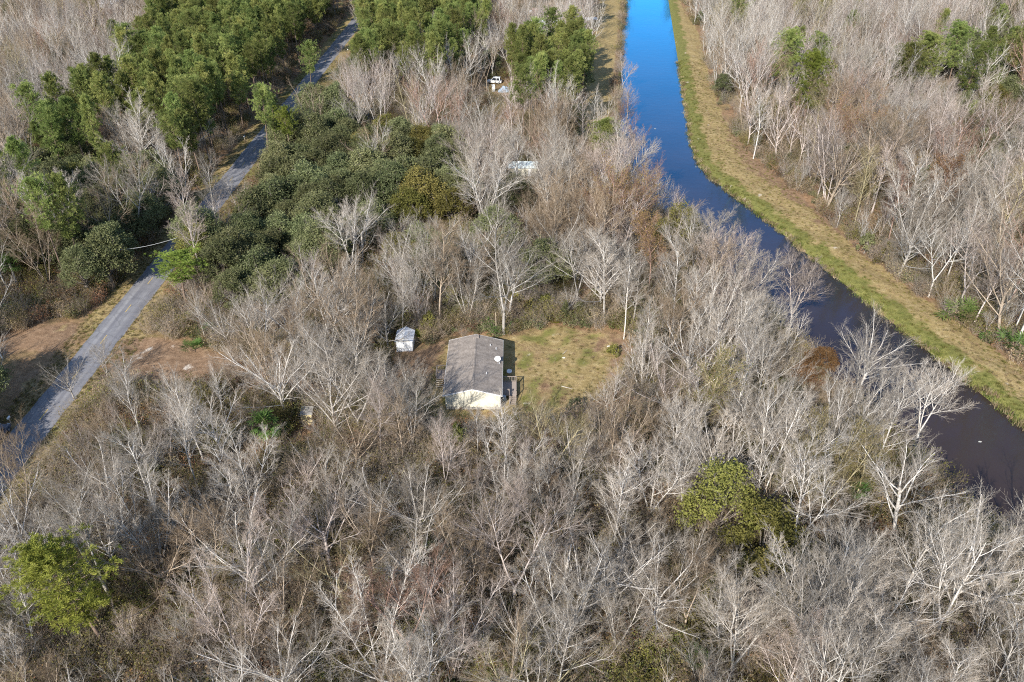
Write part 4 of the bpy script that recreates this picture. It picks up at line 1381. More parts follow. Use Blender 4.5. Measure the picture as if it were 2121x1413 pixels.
# what must stay open to view
OPEN = [[(895, 705), (925, 685), (1042, 688), (1090, 678), (1290, 694), (1305, 730), (1275, 785), (1225, 800), (1150, 842), (1060, 845), (930, 858), (890, 800)],
        [(808, 672), (866, 678), (866, 738), (815, 738)], [(612, 838), (654, 838), (654, 888), (612, 888)],
        [(0, 960), (0, 880), (60, 835), (150, 740), (225, 640), (300, 555), (370, 485), (402, 485), (330, 580), (300, 640), (255, 700), (215, 740), (150, 830), (100, 890), (50, 950), (0, 1010)],
        [(455, 375), (505, 300), (535, 300), (530, 350), (500, 372)], [(640, 168), (690, 100), (735, 40), (752, 60), (700, 120), (665, 172)], [(588, 245), (600, 190), (622, 170), (618, 215)],
        [(1302, -40), (1385, -40), (1404, 120), (1430, 260), (1445, 330), (1515, 395), (1625, 480), (1755, 590), (1905, 705), (2121, 880), (2121, 1080), (2065, 1050), (2000, 960), (1930, 850), (1850, 690), (1720, 600), (1650, 575), (1520, 470), (1440, 420), (1410, 380), (1352, 310), (1335, 230), (1312, 150)],
        [(1385, -40), (1418, -40), (1462, 150), (1478, 220), (1545, 330), (1650, 415), (1765, 522), (1900, 630), (2121, 790), (2121, 900), (1905, 715), (1755, 600), (1515, 405), (1430, 300)],
        [(255, 700), (300, 690), (400, 712), (455, 742), (440, 775), (380, 792), (320, 785), (260, 745)],
        [(0, 660), (90, 600), (170, 590), (220, 640), (190, 690), (110, 770), (0, 830)],
        [(1252, 0), (1290, 0), (1283, 90), (1285, 150), (1250, 150)],
        [(1055, 340), (1110, 340), (1110, 356), (1058, 356)], [(1014, 150), (1056, 150), (1056, 182), (1014, 182)]]

def clear_of(poly, x, y, m):
    return float(sdf(poly, np.array([x]), np.array([y]))[0]) > m
WEST_OPEN = [(-73, 84), (-73, 117), (-80, 118), (-86, 112), (-84, 98), (-78, 88)]
KEEP = [(CANAL, 0.2), (LEVEE, 0.8), (FAR_STRIP, 0.5), (YARD, 0.8), (DRIVE, 0.5), (WEST_OPEN, 0.5)]
BOXES = [(-11.5, .5, 91.5, 109.5), (-20.5, -15.3, 107.5, 113), (-31.2, -28.2, 88.8, 92)]
for o in list(SC.objects):
    if o.type == 'EMPTY' and o.get('category') in ('house', 'outbuilding', 'car', 'heap', 'canopy') and o.location.y > 150:
        r_ = 7.5 if 'far' in o.name else 4.2
        BOXES.append((o.location.x - r_, o.location.x + r_, o.location.y - 4, o.location.y + 4))

def base_ok(x, y, m=0.0):
    if abs(x - road_x(y)) < 6.5:
        return False
    for a, b, c_, d_ in BOXES:
        if a - m < x < b + m and c_ - m < y < d_ + m:
            return False
    if np_dist([(-29.75, 90), (-38.5, 73)], np.array([x]), np.array([y]), False)[0] < 2.6:
        return False                                                  # the gap through which the sun reaches the little hut
    return all(clear_of(pl, x, y, k_ + m) for pl, k_ in KEEP)

def blocks(x, y, h, cr):
    """how much of the open ground the crown would hide"""
    hit = 0
    for f, w in ((.3, .1), (.45, .5), (.6, .85), (.75, 1.0), (.9, .7), (1.0, .3)):
        for s in (-1, -.5, 0, .5, 1):
            px, py, dp = to_px(x + s * cr * w, y, h * f)
            for k, pl in enumerate(OPEN):
                if inside(pl, px, py):
                    hit += 3 if k in TIGHT else 1
                    break
            for ex, ey, er, ed in GUARD:
                if dp < ed and (px - ex) ** 2 + (py - ey) ** 2 < er * er:
                    hit += 1
                    break
    return hit
TIGHT = (1, 2, 12, 13)
GUARD = []                                                            # crowns the photo shows whole: nothing nearer may stand in front of them

PT = random.Random(11)
TREES = []                                                            # dicts: species, x, y, h, cr, ...
def crown_px(x, y, h):
    return to_px(x, y, h * .68)

def species_at(px, py):
    u = PT.random()
    for k, pl in enumerate(Z_PINE):
        if inside(pl, px, py):
            return 'pine' if u < (.84, .6, .74, .82)[k] else ('oak' if u < (.89, .85, .86, .94)[k] else 'bare')
    for k, pl in enumerate(Z_OAK):
        if inside(pl, px, py):
            return 'oak' if u < (.45, .68, .7, .8)[k] else ('pine' if u < (.55, .73, .78, .9)[k] else 'bare')
    if inside(Z_MIX, px, py):
        return 'bare' if u < .46 else 'oak'
    return 'bare' if py > 520 or u < .965 else ('oak' if u < .988 else 'pine')

def wave_field(sc, seed):
    r = random.Random(seed)
    k_ = [(r.uniform(0, 6.28), sc * r.uniform(.5, 2), r.uniform(0, 6.28)) for _ in range(10)]
    return lambda x, y: sum(math.sin((x * math.cos(a) + y * math.sin(a)) * w + p_) for a, w, p_ in k_) / 3.2
glade, tint = wave_field(.16, 3), wave_field(.05, 4)

def add_tree(sp, x, y, h, **kw):
    TREES.append(dict(sp=sp, x=x, y=y, h=h, d=math.dist((x, y, h * .6), (0, 0, CAM_H)), **kw))

def at_px(px, py):
    p = G(px, py)
    return p.x, p.y

# single trees that the photo picks out: base pixel, height, look
KEY = [
    ('bare', 1043, 693, 20, 'forked', 'grey', 'tall forked bare tree just behind the right rear corner of the house roof'),
    ('bare', 912, 678, 18, 'slim', 'brown', 'dark trunked bare tree between the white shed and the house'),
    ('bare', 1292, 703, 15, 'slim', 'white', 'pale flare based bare tree at the back corner of the yard'),
    ('bare', 1253, 672, 16, 'slim', 'white', 'straight slim bare tree behind the yard near its back corner'),
    ('bare', 1193, 640, 15, 'forked', 'grey', 'pale forked bare tree behind the cone shaped cedar'),
    ('bare', 992, 955, 9, 'slim', 'white', 'young pale bare tree whose twigs rise before the gable of the house'),
    ('bare', 1262, 880, 8, 'forked', 'white', 'young pale bare tree at the near side of the yard'),
    ('bare', 1270, 1140, 14, 'slim', 'white', 'straight white trunked bare tree alone in the near wood below the yard'),
    ('bare', 1185, 1050, 13, 'spreading', 'grey', 'wide crowned bare tree in front of the yard'),
    ('bare', 1345, 1085, 12, 'forked', 'white', 'short white forked bare tree beside the straight white trunk'),
    ('bare', 875, 1130, 14, 'spreading', 'grey', 'widest bare crown in front of the house'),
    ('bare', 930, 1330, 14, 'spreading', 'pink', 'wide twiggy bare crown at the bottom middle of the wood'),
    ('bare', 1650, 1375, 17, 'forked', 'white', 'large white twin trunked bare tree low in the canal side wood'),
    ('bare', 1720, 1420, 17, 'clumped', 'white', 'large white many stemmed bare tree at the bottom near the canal'),
    ('bare', 1835, 1410, 16, 'spreading', 'white', 'large white bare tree leaning its limbs towards the dark near water'),
    ('bare', 1630, 1165, 15, 'forked', 'white', 'white trunked bare tree beside the olive leaved tree'),
    ('bare', 1785, 790, 14, 'spreading', 'white', 'white bare tree spreading low over the brown water'),
    ('bare', 1640, 655, 13, 'forked', 'pink', 'rounded bare crown standing against the dark water bend'),
    ('bare', 1905, 900, 13, 'forked', 'white', 'pale bare tree reaching over the water below the brown bend'),
    ('bare', 242, 1140, 14, 'spreading', 'brown', 'dark trunked bare tree up the wood from the big near pine'),
    ('bare', 72, 1100, 15, 'forked', 'brown', 'dark stemmed bare tree at the roadside beside the big near pine'),
    ('bare', 155, 828, 8, 'spreading', 'grey', 'low grey bare tree leaning over the shaded road'),
    ('bare', 225, 790, 7, 'forked', 'grey', 'small grey bare tree at the road edge by the sandy track'),
    ('bare', 525, 915, 9, 'spreading', 'brown', 'brown twigged bare tree up track from the yellow hut'),
    ('bare', 545, 715, 11, 'spreading', 'grey', 'dense grey bare tree near the roadside palmettos'),
    ('bare', 690, 740, 15, 'forked', 'white', 'white trunked bare tree between the palmettos and the white shed'),
    ('bare', 790, 880, 11, 'clumped', 'grey', 'grey many stemmed bare tree on the track side of the house'),
    ('bare', 385, 900, 9, 'forked', 'grey', 'bent pale bare tree beside the dirt clearing'),
    ('bare', 834, 890, 14, 'spreading', 'grey', 'spreading grey bare tree whose shadow crosses the house roof'),
    ('bare', 858, 938, 13, 'forked', 'grey', 'smaller forked bare tree off the near corner of the house'),
    ('bare', 725, 825, 11, 'spreading', 'grey', 'spreading grey bare tree on the path between shed and house'),
    ('bare', 1706, 445, 21, 'spreading', 'brown', 'dark trunked tall bare tree at the edge of the levee beyond the water'),
    ('bare', 1560, 330, 17, 'slim', 'white', 'slim white bare trunk at the sharpest turn of the levee'),
    ('bare', 1290, 290, 11, 'forked', 'red', 'rusty twigged tree standing at the far left water edge'),
    ('bare', 1315, 325, 11, 'clumped', 'red', 'larger rusty twigged tree hanging over the blue water'),
    ('bare', 1300, 240, 10, 'forked', 'pink', 'pale pinkish tree reaching out over the far blue water'),
    ('bare', 1288, 180, 10, 'forked', 'pink', 'slender pinkish tree on the grass strip edge beside the far water'),
    ('bare', 1800, 400, 16, 'forked', 'olive', 'yellow olive twigged tree rising from the grey wood across the canal'),
    ('pine', 390, 642, 10.5, 2, '', 'rounded bright green pine standing beside the road'),
    ('pine', 222, 1352, 15.5, 4, '', 'big yellow green pine in the near wood beside the road'),
    ('pine', 1243, 350, 13, 4, '', 'lone round pine between the mobile home and the canal'),
    ('pine', 605, 345, 15, 2, '', 'lone yellow green pine among the dark oaks by the road'),
    ('pine', 1530, 90, 20, 4, '', 'flat topped lone pine over the far end of the levee wood'),
    ('pine', 1600, 215, 21, 4, '', 'flat topped lone pine in the grey wood across the far canal'),
    ('pine', 1655, 290, 22, 4, '', 'pointed yellow green pine in the grey wood across the canal'),
    ('pine', 1688, 185, 17, 4, '', 'small flat pine up the wood from the pointed pine'),
    ('pine', 1860, 222, 19, 4, '', 'squat pine leading the pine row deep in the grey wood'),
    ('pine', 1912, 215, 20, 4, '', 'narrow pine between the squat pine and the broad one'),
    ('pine', 1958, 190, 20, 4, '', 'rear round pine of the pine row deep in the grey wood'),
    ('pine', 1978, 240, 20, 4, '', 'front broad pine of the pine row deep in the grey wood'),
    ('pine', 2065, 205, 19, 2, '', 'lone taller pine over the far dark oaks'),
    ('oak', 1495, 205, 8, 2, '', 'dark round evergreen at the levee edge across the canal'),
    ('oak', 1130, 605, 11, 0, 'oak', 'dark green evergreen standing behind the yard'),
    ('oak', 1480, 1125, 13, 4, 'olive', 'large olive yellow leaved tree in the canal side wood'),
    ('oak', 1565, 1190, 11, 4, 'olive', 'bright olive leaved tree down slope of the large olive one'),
    ('oak', 1590, 1260, 9, 4, 'olive', 'lower olive leaved tree beside white bare trunks'),
    ('oak', 1690, 780, 6, 3, 'rust', 'rust brown leaved low tree at the dark bend of water'),
    ('oak', 1655, 800, 5, 3, 'rust', 'smaller rust brown leaved tree beside the other rusty one'),
    ('oak', 850, 480, 10, 1, 'olive', 'olive green rounded tree behind the white shed wood'),
    ('oak', 940, 475, 10, 3, 'olive', 'olive green tree among bare trees behind the house'),
]
for sp, px, py, h, a, b, lab in KEY:
    if h:
        x, y = at_px(px, py)
        add_tree(sp, x, y, h, key=lab, form=a, tone=b)
for x, y, h, sp in ((-77, 70, 14, 'oak'), (-81, 77, 14, 'oak'), (-78.5, 84, 11, 'oak'), (-86, 70, 14, 'oak'), (-77.5, 62, 14, 'oak'), (-84, 88, 14, 'bare'), (-88, 82, 15, 'oak'), (-90, 91, 15, 'bare'), (-95, 88, 15, 'oak'), (-94, 97, 15, 'bare'), (-99, 94, 16, 'bare'), (-101, 102, 15, 'oak'), (-106, 98, 15, 'bare'), (-98, 104, 13, 'bare'), (-108, 108, 15, 'bare'), (-103, 112, 13, 'bare'), (-82, 94, 9, 'bare'), (-92, 103, 11, 'bare'), (-78, 92, 11, 'oak'), (-79, 100, 9, 'bare'), (-83, 92, 12, 'oak')):
    add_tree(sp, x, y, h, key=None, form=1 if sp == 'oak' else 'spreading', tone='grey')
for t_ in TREES:
    if t_['key'] and t_['sp'] != 'bare' and t_['y'] > 60:
        px, py, dp = to_px(t_['x'], t_['y'], t_['h'] * (.72 if t_['sp'] == 'pine' else .6))
        GUARD.append((px, py, FPX * t_['h'] * (.19 if t_['sp'] == 'pine' else .36) / dp, dp - 2))
for px, py, r_ in ((45, 560, 30), (375, 675, 25), (403, 705, 18), (1170, 655, 14), (1990, 655, 26), (2095, 720, 26), (560, 905, 26), (950, 905, 20), (890, 1165, 24), (1320, 690, 12), (1290, 690, 10), (875, 700, 12)):
    GUARD.append((px, py, r_, G(px, py + r_ * .6).y * CT + CAM_H * ST - 1.5))
cell = {}
for t_ in TREES:
    cell.setdefault((int(t_['x'] // 6), int(t_['y'] // 6)), []).append((t_['x'], t_['y']))
def too_near(x, y, r):
    i, j = int(x // 6), int(y // 6)
    for a in (-1, 0, 1):
        for b in (-1, 0, 1):
            for q in cell.get((i + a, j + b), ()):
                if (q[0] - x) ** 2 + (q[1] - y) ** 2 < r * r:
                    return True
    return False

y = 96.0
while y < 330:                                                       # the live oaks crowd together, crown in crown
    x = -150.0
    while x < 30:
        bx, by = x + PT.uniform(-2, 2), y + PT.uniform(-2, 2)
        x += 4.9
        q_ = to_px(bx, by, 6.5)[:2]
        if (inside(Z_OAK[1], *q_) and PT.random() < (.6 if q_[0] < 640 else .9) or inside(Z_OAK[0], *q_) and PT.random() < .42) and base_ok(bx, by) and not too_near(bx, by, 3.0):
            h = PT.uniform(9, 13)
            if blocks(bx, by, h, h * .42) <= 4:
                cell.setdefault((int(bx // 6), int(by // 6)), []).append((bx, by))
                add_tree('oak', bx, by, h, key=None, form=PT.randrange(4), tone='olive' if PT.random() < .06 else 'oak')
    y += 4.9
y = 170.0
while y < 430:
    x = -190.0
    while x < 40:
        bx, by = x + PT.uniform(-2.2, 2.2), y + PT.uniform(-2.2, 2.2)
        x += 5.0
        q_ = to_px(bx, by, 13)[:2]
        if any(inside(pl, *q_) and PT.random() < pr_ for pl, pr_ in zip(Z_PINE, (.66, .45, .55, .62))) and base_ok(bx, by) and not too_near(bx, by, 3.0):
            h = PT.uniform(15, 22)
            if blocks(bx, by, h, h * .14) <= 4:
                cell.setdefault((int(bx // 6), int(by // 6)), []).append((bx, by))
                add_tree('pine', bx, by, h, key=None, form=PT.randrange(4), tone='')
    y += 5.0
y = 22.0
while y < 640:
    step = 5.0 + min(1.1, max(0, (y - 130) / 160))
    half = 0.66 * (y * CT + CAM_H * ST) + 26
    x = -half
    while x < half:
        bx, by = x + PT.uniform(-.48, .48) * step, y + PT.uniform(-.48, .48) * step
        x += step
        px, py, dep = to_px(bx, by, 12)
        if dep < 5 or px < -260 or px > PW + 170 or py > PH + 260:
            continue
        if not base_ok(bx, by):
            continue
        h = PT.uniform(12.5, 19.5)
        edge = sdf(LEVEE, np.array([bx]), np.array([by]))[0]
        if bx > 58 and by > 95:
            h = PT.uniform(15, 21)
        elif -70 < bx < -40 and by < 110:
            h = PT.uniform(9, 15)
        elif by > 160 and -60 < bx < 25:
            h = PT.uniform(13, 18)
        elif by < 90:
            h = PT.uniform(10.5, 15.5)
        elif by < 125 and bx < 58:
            h = PT.uniform(10.5, 16)
        if bx > 24 and by < 115:
            h *= 1.12
        gl_ = glade(bx, by)
        ox_, oy_, _ = to_px(bx, by, 6.5)
        cx_, cy_, _ = crown_px(bx, by, h)
        if any(inside(pl, ox_, oy_) for pl in Z_OAK):
            sp = species_at(ox_, oy_)
        else:
            sp = species_at(cx_, cy_)
            if sp == 'bare':
                cov = sum(any(inside(pl, *to_px(bx, by, h * f)[:2]) for pl in Z_OAK) for f in (.3, .45, .6, .75, .9))
                if cov >= 2 and PT.random() < (.92 if cx_ > 640 else .62):
                    continue
        if sp == 'bare' and gl_ < -.55 and PT.random() < .8:
            continue
        if sp == 'oak':
            h = PT.uniform(8.5, 13) if not inside(Z_MIX, ox_, oy_) else PT.uniform(6, 10)
            cr = h * .45
        elif sp == 'pine':
            h = PT.uniform(15, 22)
            cr = h * .15
        else:
            cr = h * .27
        if too_near(bx, by, 3.2 if sp != 'oak' else 3.4):
            continue
        hit = blocks(bx, by, h, cr)
        if hit > 2:                                                   # try a smaller one, as trees at the edge of a clearing are
            h *= .55
            if sp == 'oak' or blocks(bx, by, h, cr * .55) > 2:
                continue
        cell.setdefault((int(bx // 6), int(by // 6)), []).append((bx, by))
        tone = PT.choices(['white', 'grey', 'pink', 'brown', 'olive', 'red'], {
            True: (34, 26, 22, 10, 3, 4), False: (24, 36, 9, 24, 5, 2)}[bx > 25] if abs(tint(bx, by)) < .55 else ((12, 14, 40, 24, 3, 9) if tint(bx, by) > 0 else (38, 44, 8, 10, 3, 1)))[0]
        if bx > 24 and by < 115 and PT.random() < .5:
            tone = 'white'
        form = PT.randrange(4) if sp != 'bare' else PT.choices(FORMS, (24, 34, 22, 20) if bx > 20 or by > 150 else (10, 28, 42, 20))[0]
        if sp == 'oak':
            tone = 'olive' if PT.random() < (.5 if inside(Z_MIX, ox_, oy_) else .08) else 'oak'
        add_tree(sp, bx, by, h, key=None, form=form, tone=tone)
    y += step

y = 40.0
while y < 200:                                                       # young bare growth between the grown trees
    half = 0.66 * (y * CT + CAM_H * ST) + 6
    x = -half
    while x < half:
        bx, by = x + PT.uniform(-2, 2), y + PT.uniform(-2, 2)
        x += 4.4
        if PT.random() < .75 and base_ok(bx, by) and not too_near(bx, by, 1.9):
            h = PT.uniform(4.5, 9.5)
            if any(inside(pl, *to_px(bx, by, h * .6)[:2]) for pl in Z_OAK + Z_PINE) or blocks(bx, by, h, h * .3) > 2:
                continue
            cell.setdefault((int(bx // 6), int(by // 6)), []).append((bx, by))
            add_tree('bare', bx, by, h, key=None, form=PT.choice(('forked', 'spreading', 'clumped', 'clumped')), tone=PT.choices(('grey', 'brown', 'pink', 'white'), (34, 36, 14, 16))[0])
    y += 4.4

# ---- which trees are things of their own: the 300 of a kind that show largest; the rest of the wood is one mass
def in_frame(t_):
    px, py, _ = to_px(t_['x'], t_['y'], t_['h'] * .7)
    return -12 < px < PW + 12 and -12 < py < PH + 25
singles = {'bare': [], 'pine': [], 'oak': []}
rest = []
for t_ in sorted(TREES, key=lambda q: (q['key'] is None, -q['h'] / q['d'])):
    if in_frame(t_) and len(singles[t_['sp']]) < 300:
        singles[t_['sp']].append(t_)
    else:
        rest.append(t_)

def where(t_):
    """the part of the woods, by landmarks"""
    x, y = t_['x'], t_['y']
    if x > 40 and sdf(LEVEE, np.array([x]), np.array([y]))[0] > 0 and x > np.interp(-y, [-q[1] for q in TREELINE], [q[0] for q in TREELINE]) - 1:
        e = x - np.interp(-y, [-q[1] for q in TREELINE], [q[0] for q in TREELINE])
        return 'along the levee wood edge' if e < 7 else ('inside the wood beyond levee' if y < 200 else 'deep in wood beyond levee')
    if x < road_x(y):
        return 'west of the shaded clearing' if y < 125 else ('west of the mid road' if y < 200 else 'west of the far road')
    lb_ = np.interp(-y, [-q[1] for q in LB], [q[0] for q in LB])
    if x > lb_ - 8:
        return 'on the dark water bank' if y < 190 else 'beside the far canal strip'
    if y > 190:
        return 'up wood between road and canal'
    if y > 150:
        return 'around the mint mobile home'
    if y > 109:
        if x < -40:
            return 'roadside beyond the sandy clearing'
        return 'behind the white shed' if x < -12 else ('behind the house and yard' if x < 16 else 'between yard and water bend')
    if x < -45:
        return 'beside road and sandy clearing' if y > 80 else 'roadside by the big pine'
    if x < -20:
        return 'around the yellow hut' if y > 80 else 'in wood below yellow hut'
    if x < 4:
        return 'close around the house' if y > 80 else ('in wood before the house' if y > 62 else 'in lowest wood below house')
    if x < 26:
        return 'beside the yard' if y > 84 else ('in wood before the yard' if y > 62 else 'in lowest wood below yard')
    return 'in canal wood beside yard' if y > 84 else 'in low canal wood'

FORM_W = {'slim': 'slim', 'forked': 'forked', 'spreading': 'spreading', 'clumped': 'many-stemmed'}
PINE_W, OAK_W = ['pointed', 'narrow', 'tufted', 'low-branched', 'broad'], ['domed', 'wide', 'upright', 'small', 'loose']
TONE_W = {'white': 'whitish', 'grey': 'grey', 'pink': 'pinkish', 'brown': 'brown', 'olive': 'olive', 'red': 'reddish'}
ORD = ['first', 'second', 'third', 'fourth', 'fifth', 'sixth', 'seventh', 'eighth', 'ninth', 'tenth', 'eleventh', 'twelfth', 'thirteenth', 'fourteenth', 'fifteenth', 'sixteenth']
NUM = ['zero', 'one', 'two', 'three', 'four', 'five', 'six', 'seven', 'eight', 'nine', 'ten', 'eleven', 'twelve', 'thirteen', 'fourteen', 'fifteen', 'sixteen']

def link_tone(o, m_, slot=0):
    o.material_slots[slot].link = 'OBJECT'
    o.material_slots[slot].material = m_

made = []
GRP = {'bare': 'bare winter trees of the woods', 'pine': 'tall pines', 'oak': 'leafy evergreen trees'}
for sp in ('bare', 'pine', 'oak'):
    for t_ in singles[sp]:
        x, y, h = t_['x'], t_['y'], t_['h']
        z = ground_z(x, y)
        r_ = PT.uniform(0, 2 * PI)
        leaf = None
        if sp == 'bare':
            opts = [i for i, b in enumerate(BARE) if b[0] == t_['form']]
            i = PT.choice(opts)
            kids = [('trunk', BARE[i][1]), ('crown', BARE[i][2])]
            s = h / 18.0
            if t_['tone'] == 'red' and i in RUSTY:
                leaf = ('dead_leaves', RUSTY[i])
            elif t_['tone'] == 'olive' and i in OLIVEY:
                leaf = ('new_leaves', OLIVEY[i])
            name, cat = 'bare_tree', 'tree'
            wide = PT.uniform(1.0, 1.35)
        elif sp == 'pine':
            i = t_['form'] if isinstance(t_['form'], int) else PT.randrange(4)
            kids = [('trunk', PINES[i][0]), ('crown', PINES[i][1])]
            s = h / PINES[i][2]
            name, cat = 'pine_tree', 'pine tree'
            wide = PT.uniform(.72, 1.0) * (1.4 if t_['key'] else 1)
        else:
            i = t_['form'] if isinstance(t_['form'], int) else PT.randrange(4)
            kids = [('trunk', OAKS[i][0]), ('crown', OAKS[i][1])]
            s = h / OAKS[i][2]
            name, cat = 'evergreen_tree', 'evergreen tree'
            wide = PT.uniform(.9, 1.15)
        root = bpy.data.objects.new(name, None)
        COL.objects.link(root)
        root.empty_display_size = .3
        root.location = (x, y, z)
        root.rotation_euler = (PT.gauss(0, .03), PT.gauss(0, .03), r_)
        if sp == 'bare':
            lb_ = np.interp(-y, [-q[1] for q in LB], [q[0] for q in LB])
            if lb_ - 7 < x < lb_ + 1:                                 # bank trees lean out over the water
                root.rotation_euler = (PT.uniform(-.02, .08), PT.uniform(.05, .22), 0)
        wide *= 2.0 if t_['key'] and 'rounded bright green' in t_['key'] else 1.0
        root.scale = (s * wide * PT.uniform(.92, 1.08), s * wide, s)
        root['category'] = cat
        root['group'] = GRP[sp]
        for nm, me in kids + ([leaf] if leaf else []):
            o = put(nm, me, root)
            if sp == 'bare' and not (leaf and nm == leaf[0]):
                link_tone(o, TONES[t_['tone']])
                if nm == 'crown':
                    link_tone(o, TWIGS[t_['tone']], 1)
            if nm in ('dead_leaves', 'new_leaves'):
                o['kind'] = 'stuff'
            if sp == 'pine' and nm == 'crown' and t_['key'] and ('yellow' in t_['key'] or 'rounded bright' in t_['key']):
                link_tone(o, M_YPINE, 1)
            if sp == 'oak' and nm == 'crown' and t_['tone'] in ('olive', 'rust'):
                link_tone(o, M_OLIVE if t_['tone'] == 'olive' else M_RUST, 1)
        t_['obj'] = root
        t_['look'] = (TONE_W[t_['tone']] + ' ' + FORM_W[t_['form']] + ' bare') if sp == 'bare' else (('tall ' if h > 18.5 else 'short ') + PINE_W[i] + ' pine' if sp == 'pine' else ('large ' if h > 10.6 else 'lesser ') + OAK_W[i] + ' dark evergreen')
        made.append(t_)
classes = {}
for t_ in made:
    if t_['key']:
        t_['obj']['label'] = t_['key']
    else:
        classes.setdefault((t_['sp'], t_['look'], where(t_)), []).append(t_)
for (sp, look, w_), mem in classes.items():
    noun = 'trees' if sp != 'pine' else 's'
    plural = look + ('s' if sp != 'bare' else ' trees')
    single = look + ('' if sp != 'bare' else ' tree')
    ref = 'canal' if 'levee' in w_ else 'road'
    mem.sort(key=lambda q: abs(q['x'] - road_x(q['y'])) if ref == 'road' else q['x'])
    if len(mem) == 1:
        mem[0]['obj']['label'] = 'only ' + single + ' ' + w_
    else:
        rows = [mem]
        if len(mem) > 7:                                              # in bands of distance, each ranked on its own
            by_d = sorted(mem, key=lambda q: q['y'])
            n_ = min(4, (len(mem) + 7) // 8)
            rows = [by_d[len(by_d) * i // n_:len(by_d) * (i + 1) // n_] for i in range(n_)]
        nmR = {1: [''], 2: ['nearer', 'farther'], 3: ['near', 'middle', 'far'], 4: ['near', 'middle', 'far', 'farthest']}[len(rows)]
        for rw, nm in zip(rows, nmR):
            rw.sort(key=lambda q: abs(q['x'] - road_x(q['y'])) if ref == 'road' else q['x'])
            for i, t_ in enumerate(rw):
                if len(rw) > 14:
                    t_['obj']['label'] = (nm + ' ' + single + ' ' + w_).strip()
                elif len(rw) == 1:
                    t_['obj']['label'] = ('the ' + nm + ' ' + single + ' ' + w_).replace('  ', ' ')
                else:
                    t_['obj']['label'] = (ORD[i] + (' from ' + ref + ' of ' + nm + ' ' + plural + ' ' + w_)).replace('  ', ' ')

# the rest, each kind one mass
def mass(name, sp, protos, label, coll_name):
    sel = [t_ for t_ in rest if t_['sp'] == sp]
    if not sel:
        return
    pts, rots, scl, ids = [], [], [], []
    for t_ in sel:
        pts.append((t_['x'], t_['y'], ground_z(t_['x'], t_['y'])))
        rots.append((PT.gauss(0, .03), PT.gauss(0, .03), PT.uniform(0, 6.28)))
        k_ = protos[1](t_)
        ids.append(k_)
        scl.append(t_['h'] / protos[2][k_])
    return scatter(name, pts, rots, scl, ids, pcoll(coll_name, protos[0]), label)
far_objs, far_key = [], {}
for tone in TONES:
    for form, me in BARE_FAR:
        far_key.setdefault((form, tone), []).append(len(far_objs))
        far_objs.append(proto('bare_%03d' % len(far_objs), me, [TONES[tone], TWIGS[tone]]))
mass('bare_woods', 'bare', (far_objs, lambda q: PT.choice(far_key[(q['form'], q['tone'])]), [18.0] * len(far_objs)), 'mass of bare grey winter woods on both sides of the canal', 'bare wood kinds')
pine_objs = []
for i, (a, b, h) in enumerate(PINES[:4]):
    pine_objs += [proto('pine_%d' % i, b)]
    if False:
        pass
mass('pine_woods', 'pine', (pine_objs, lambda q: PT.randrange(4), [p_[2] for p_ in PINES[:4]]), 'mass of far pine woods along the road', 'pine wood kinds')
oak_objs = [proto('oak_%d' % i, b) for i, (a, b, h) in enumerate(OAKS[:4])]
mass('oak_woods', 'oak', (oak_objs, lambda q: PT.randrange(4), [o_[2] for o_ in OAKS]), 'mass of far dark evergreen woods', 'oak wood kinds')

# ---- snags, palms, palmettos, shrubs that stand out
p = G(1163, 1242)
sn = thing('dead_tree', 'broken white dead trunk standing in the near wood below the yard', 'dead tree', (p.x, p.y, ground_z(p.x, p.y)))
MB().tube([(0, 0, -.3), (.15, 0, 3), (.5, .1, 6.5), (.75, .1, 9.0)], [.20, .17, .13, .05], 7).build('trunk', TONES['white'], sn)
MB().tube([(.3, .05, 4.5), (.15, .3, 7), (.35, .4, 8.8)], [.09, .06, .03], 6).build('limb', TONES['white'], sn)

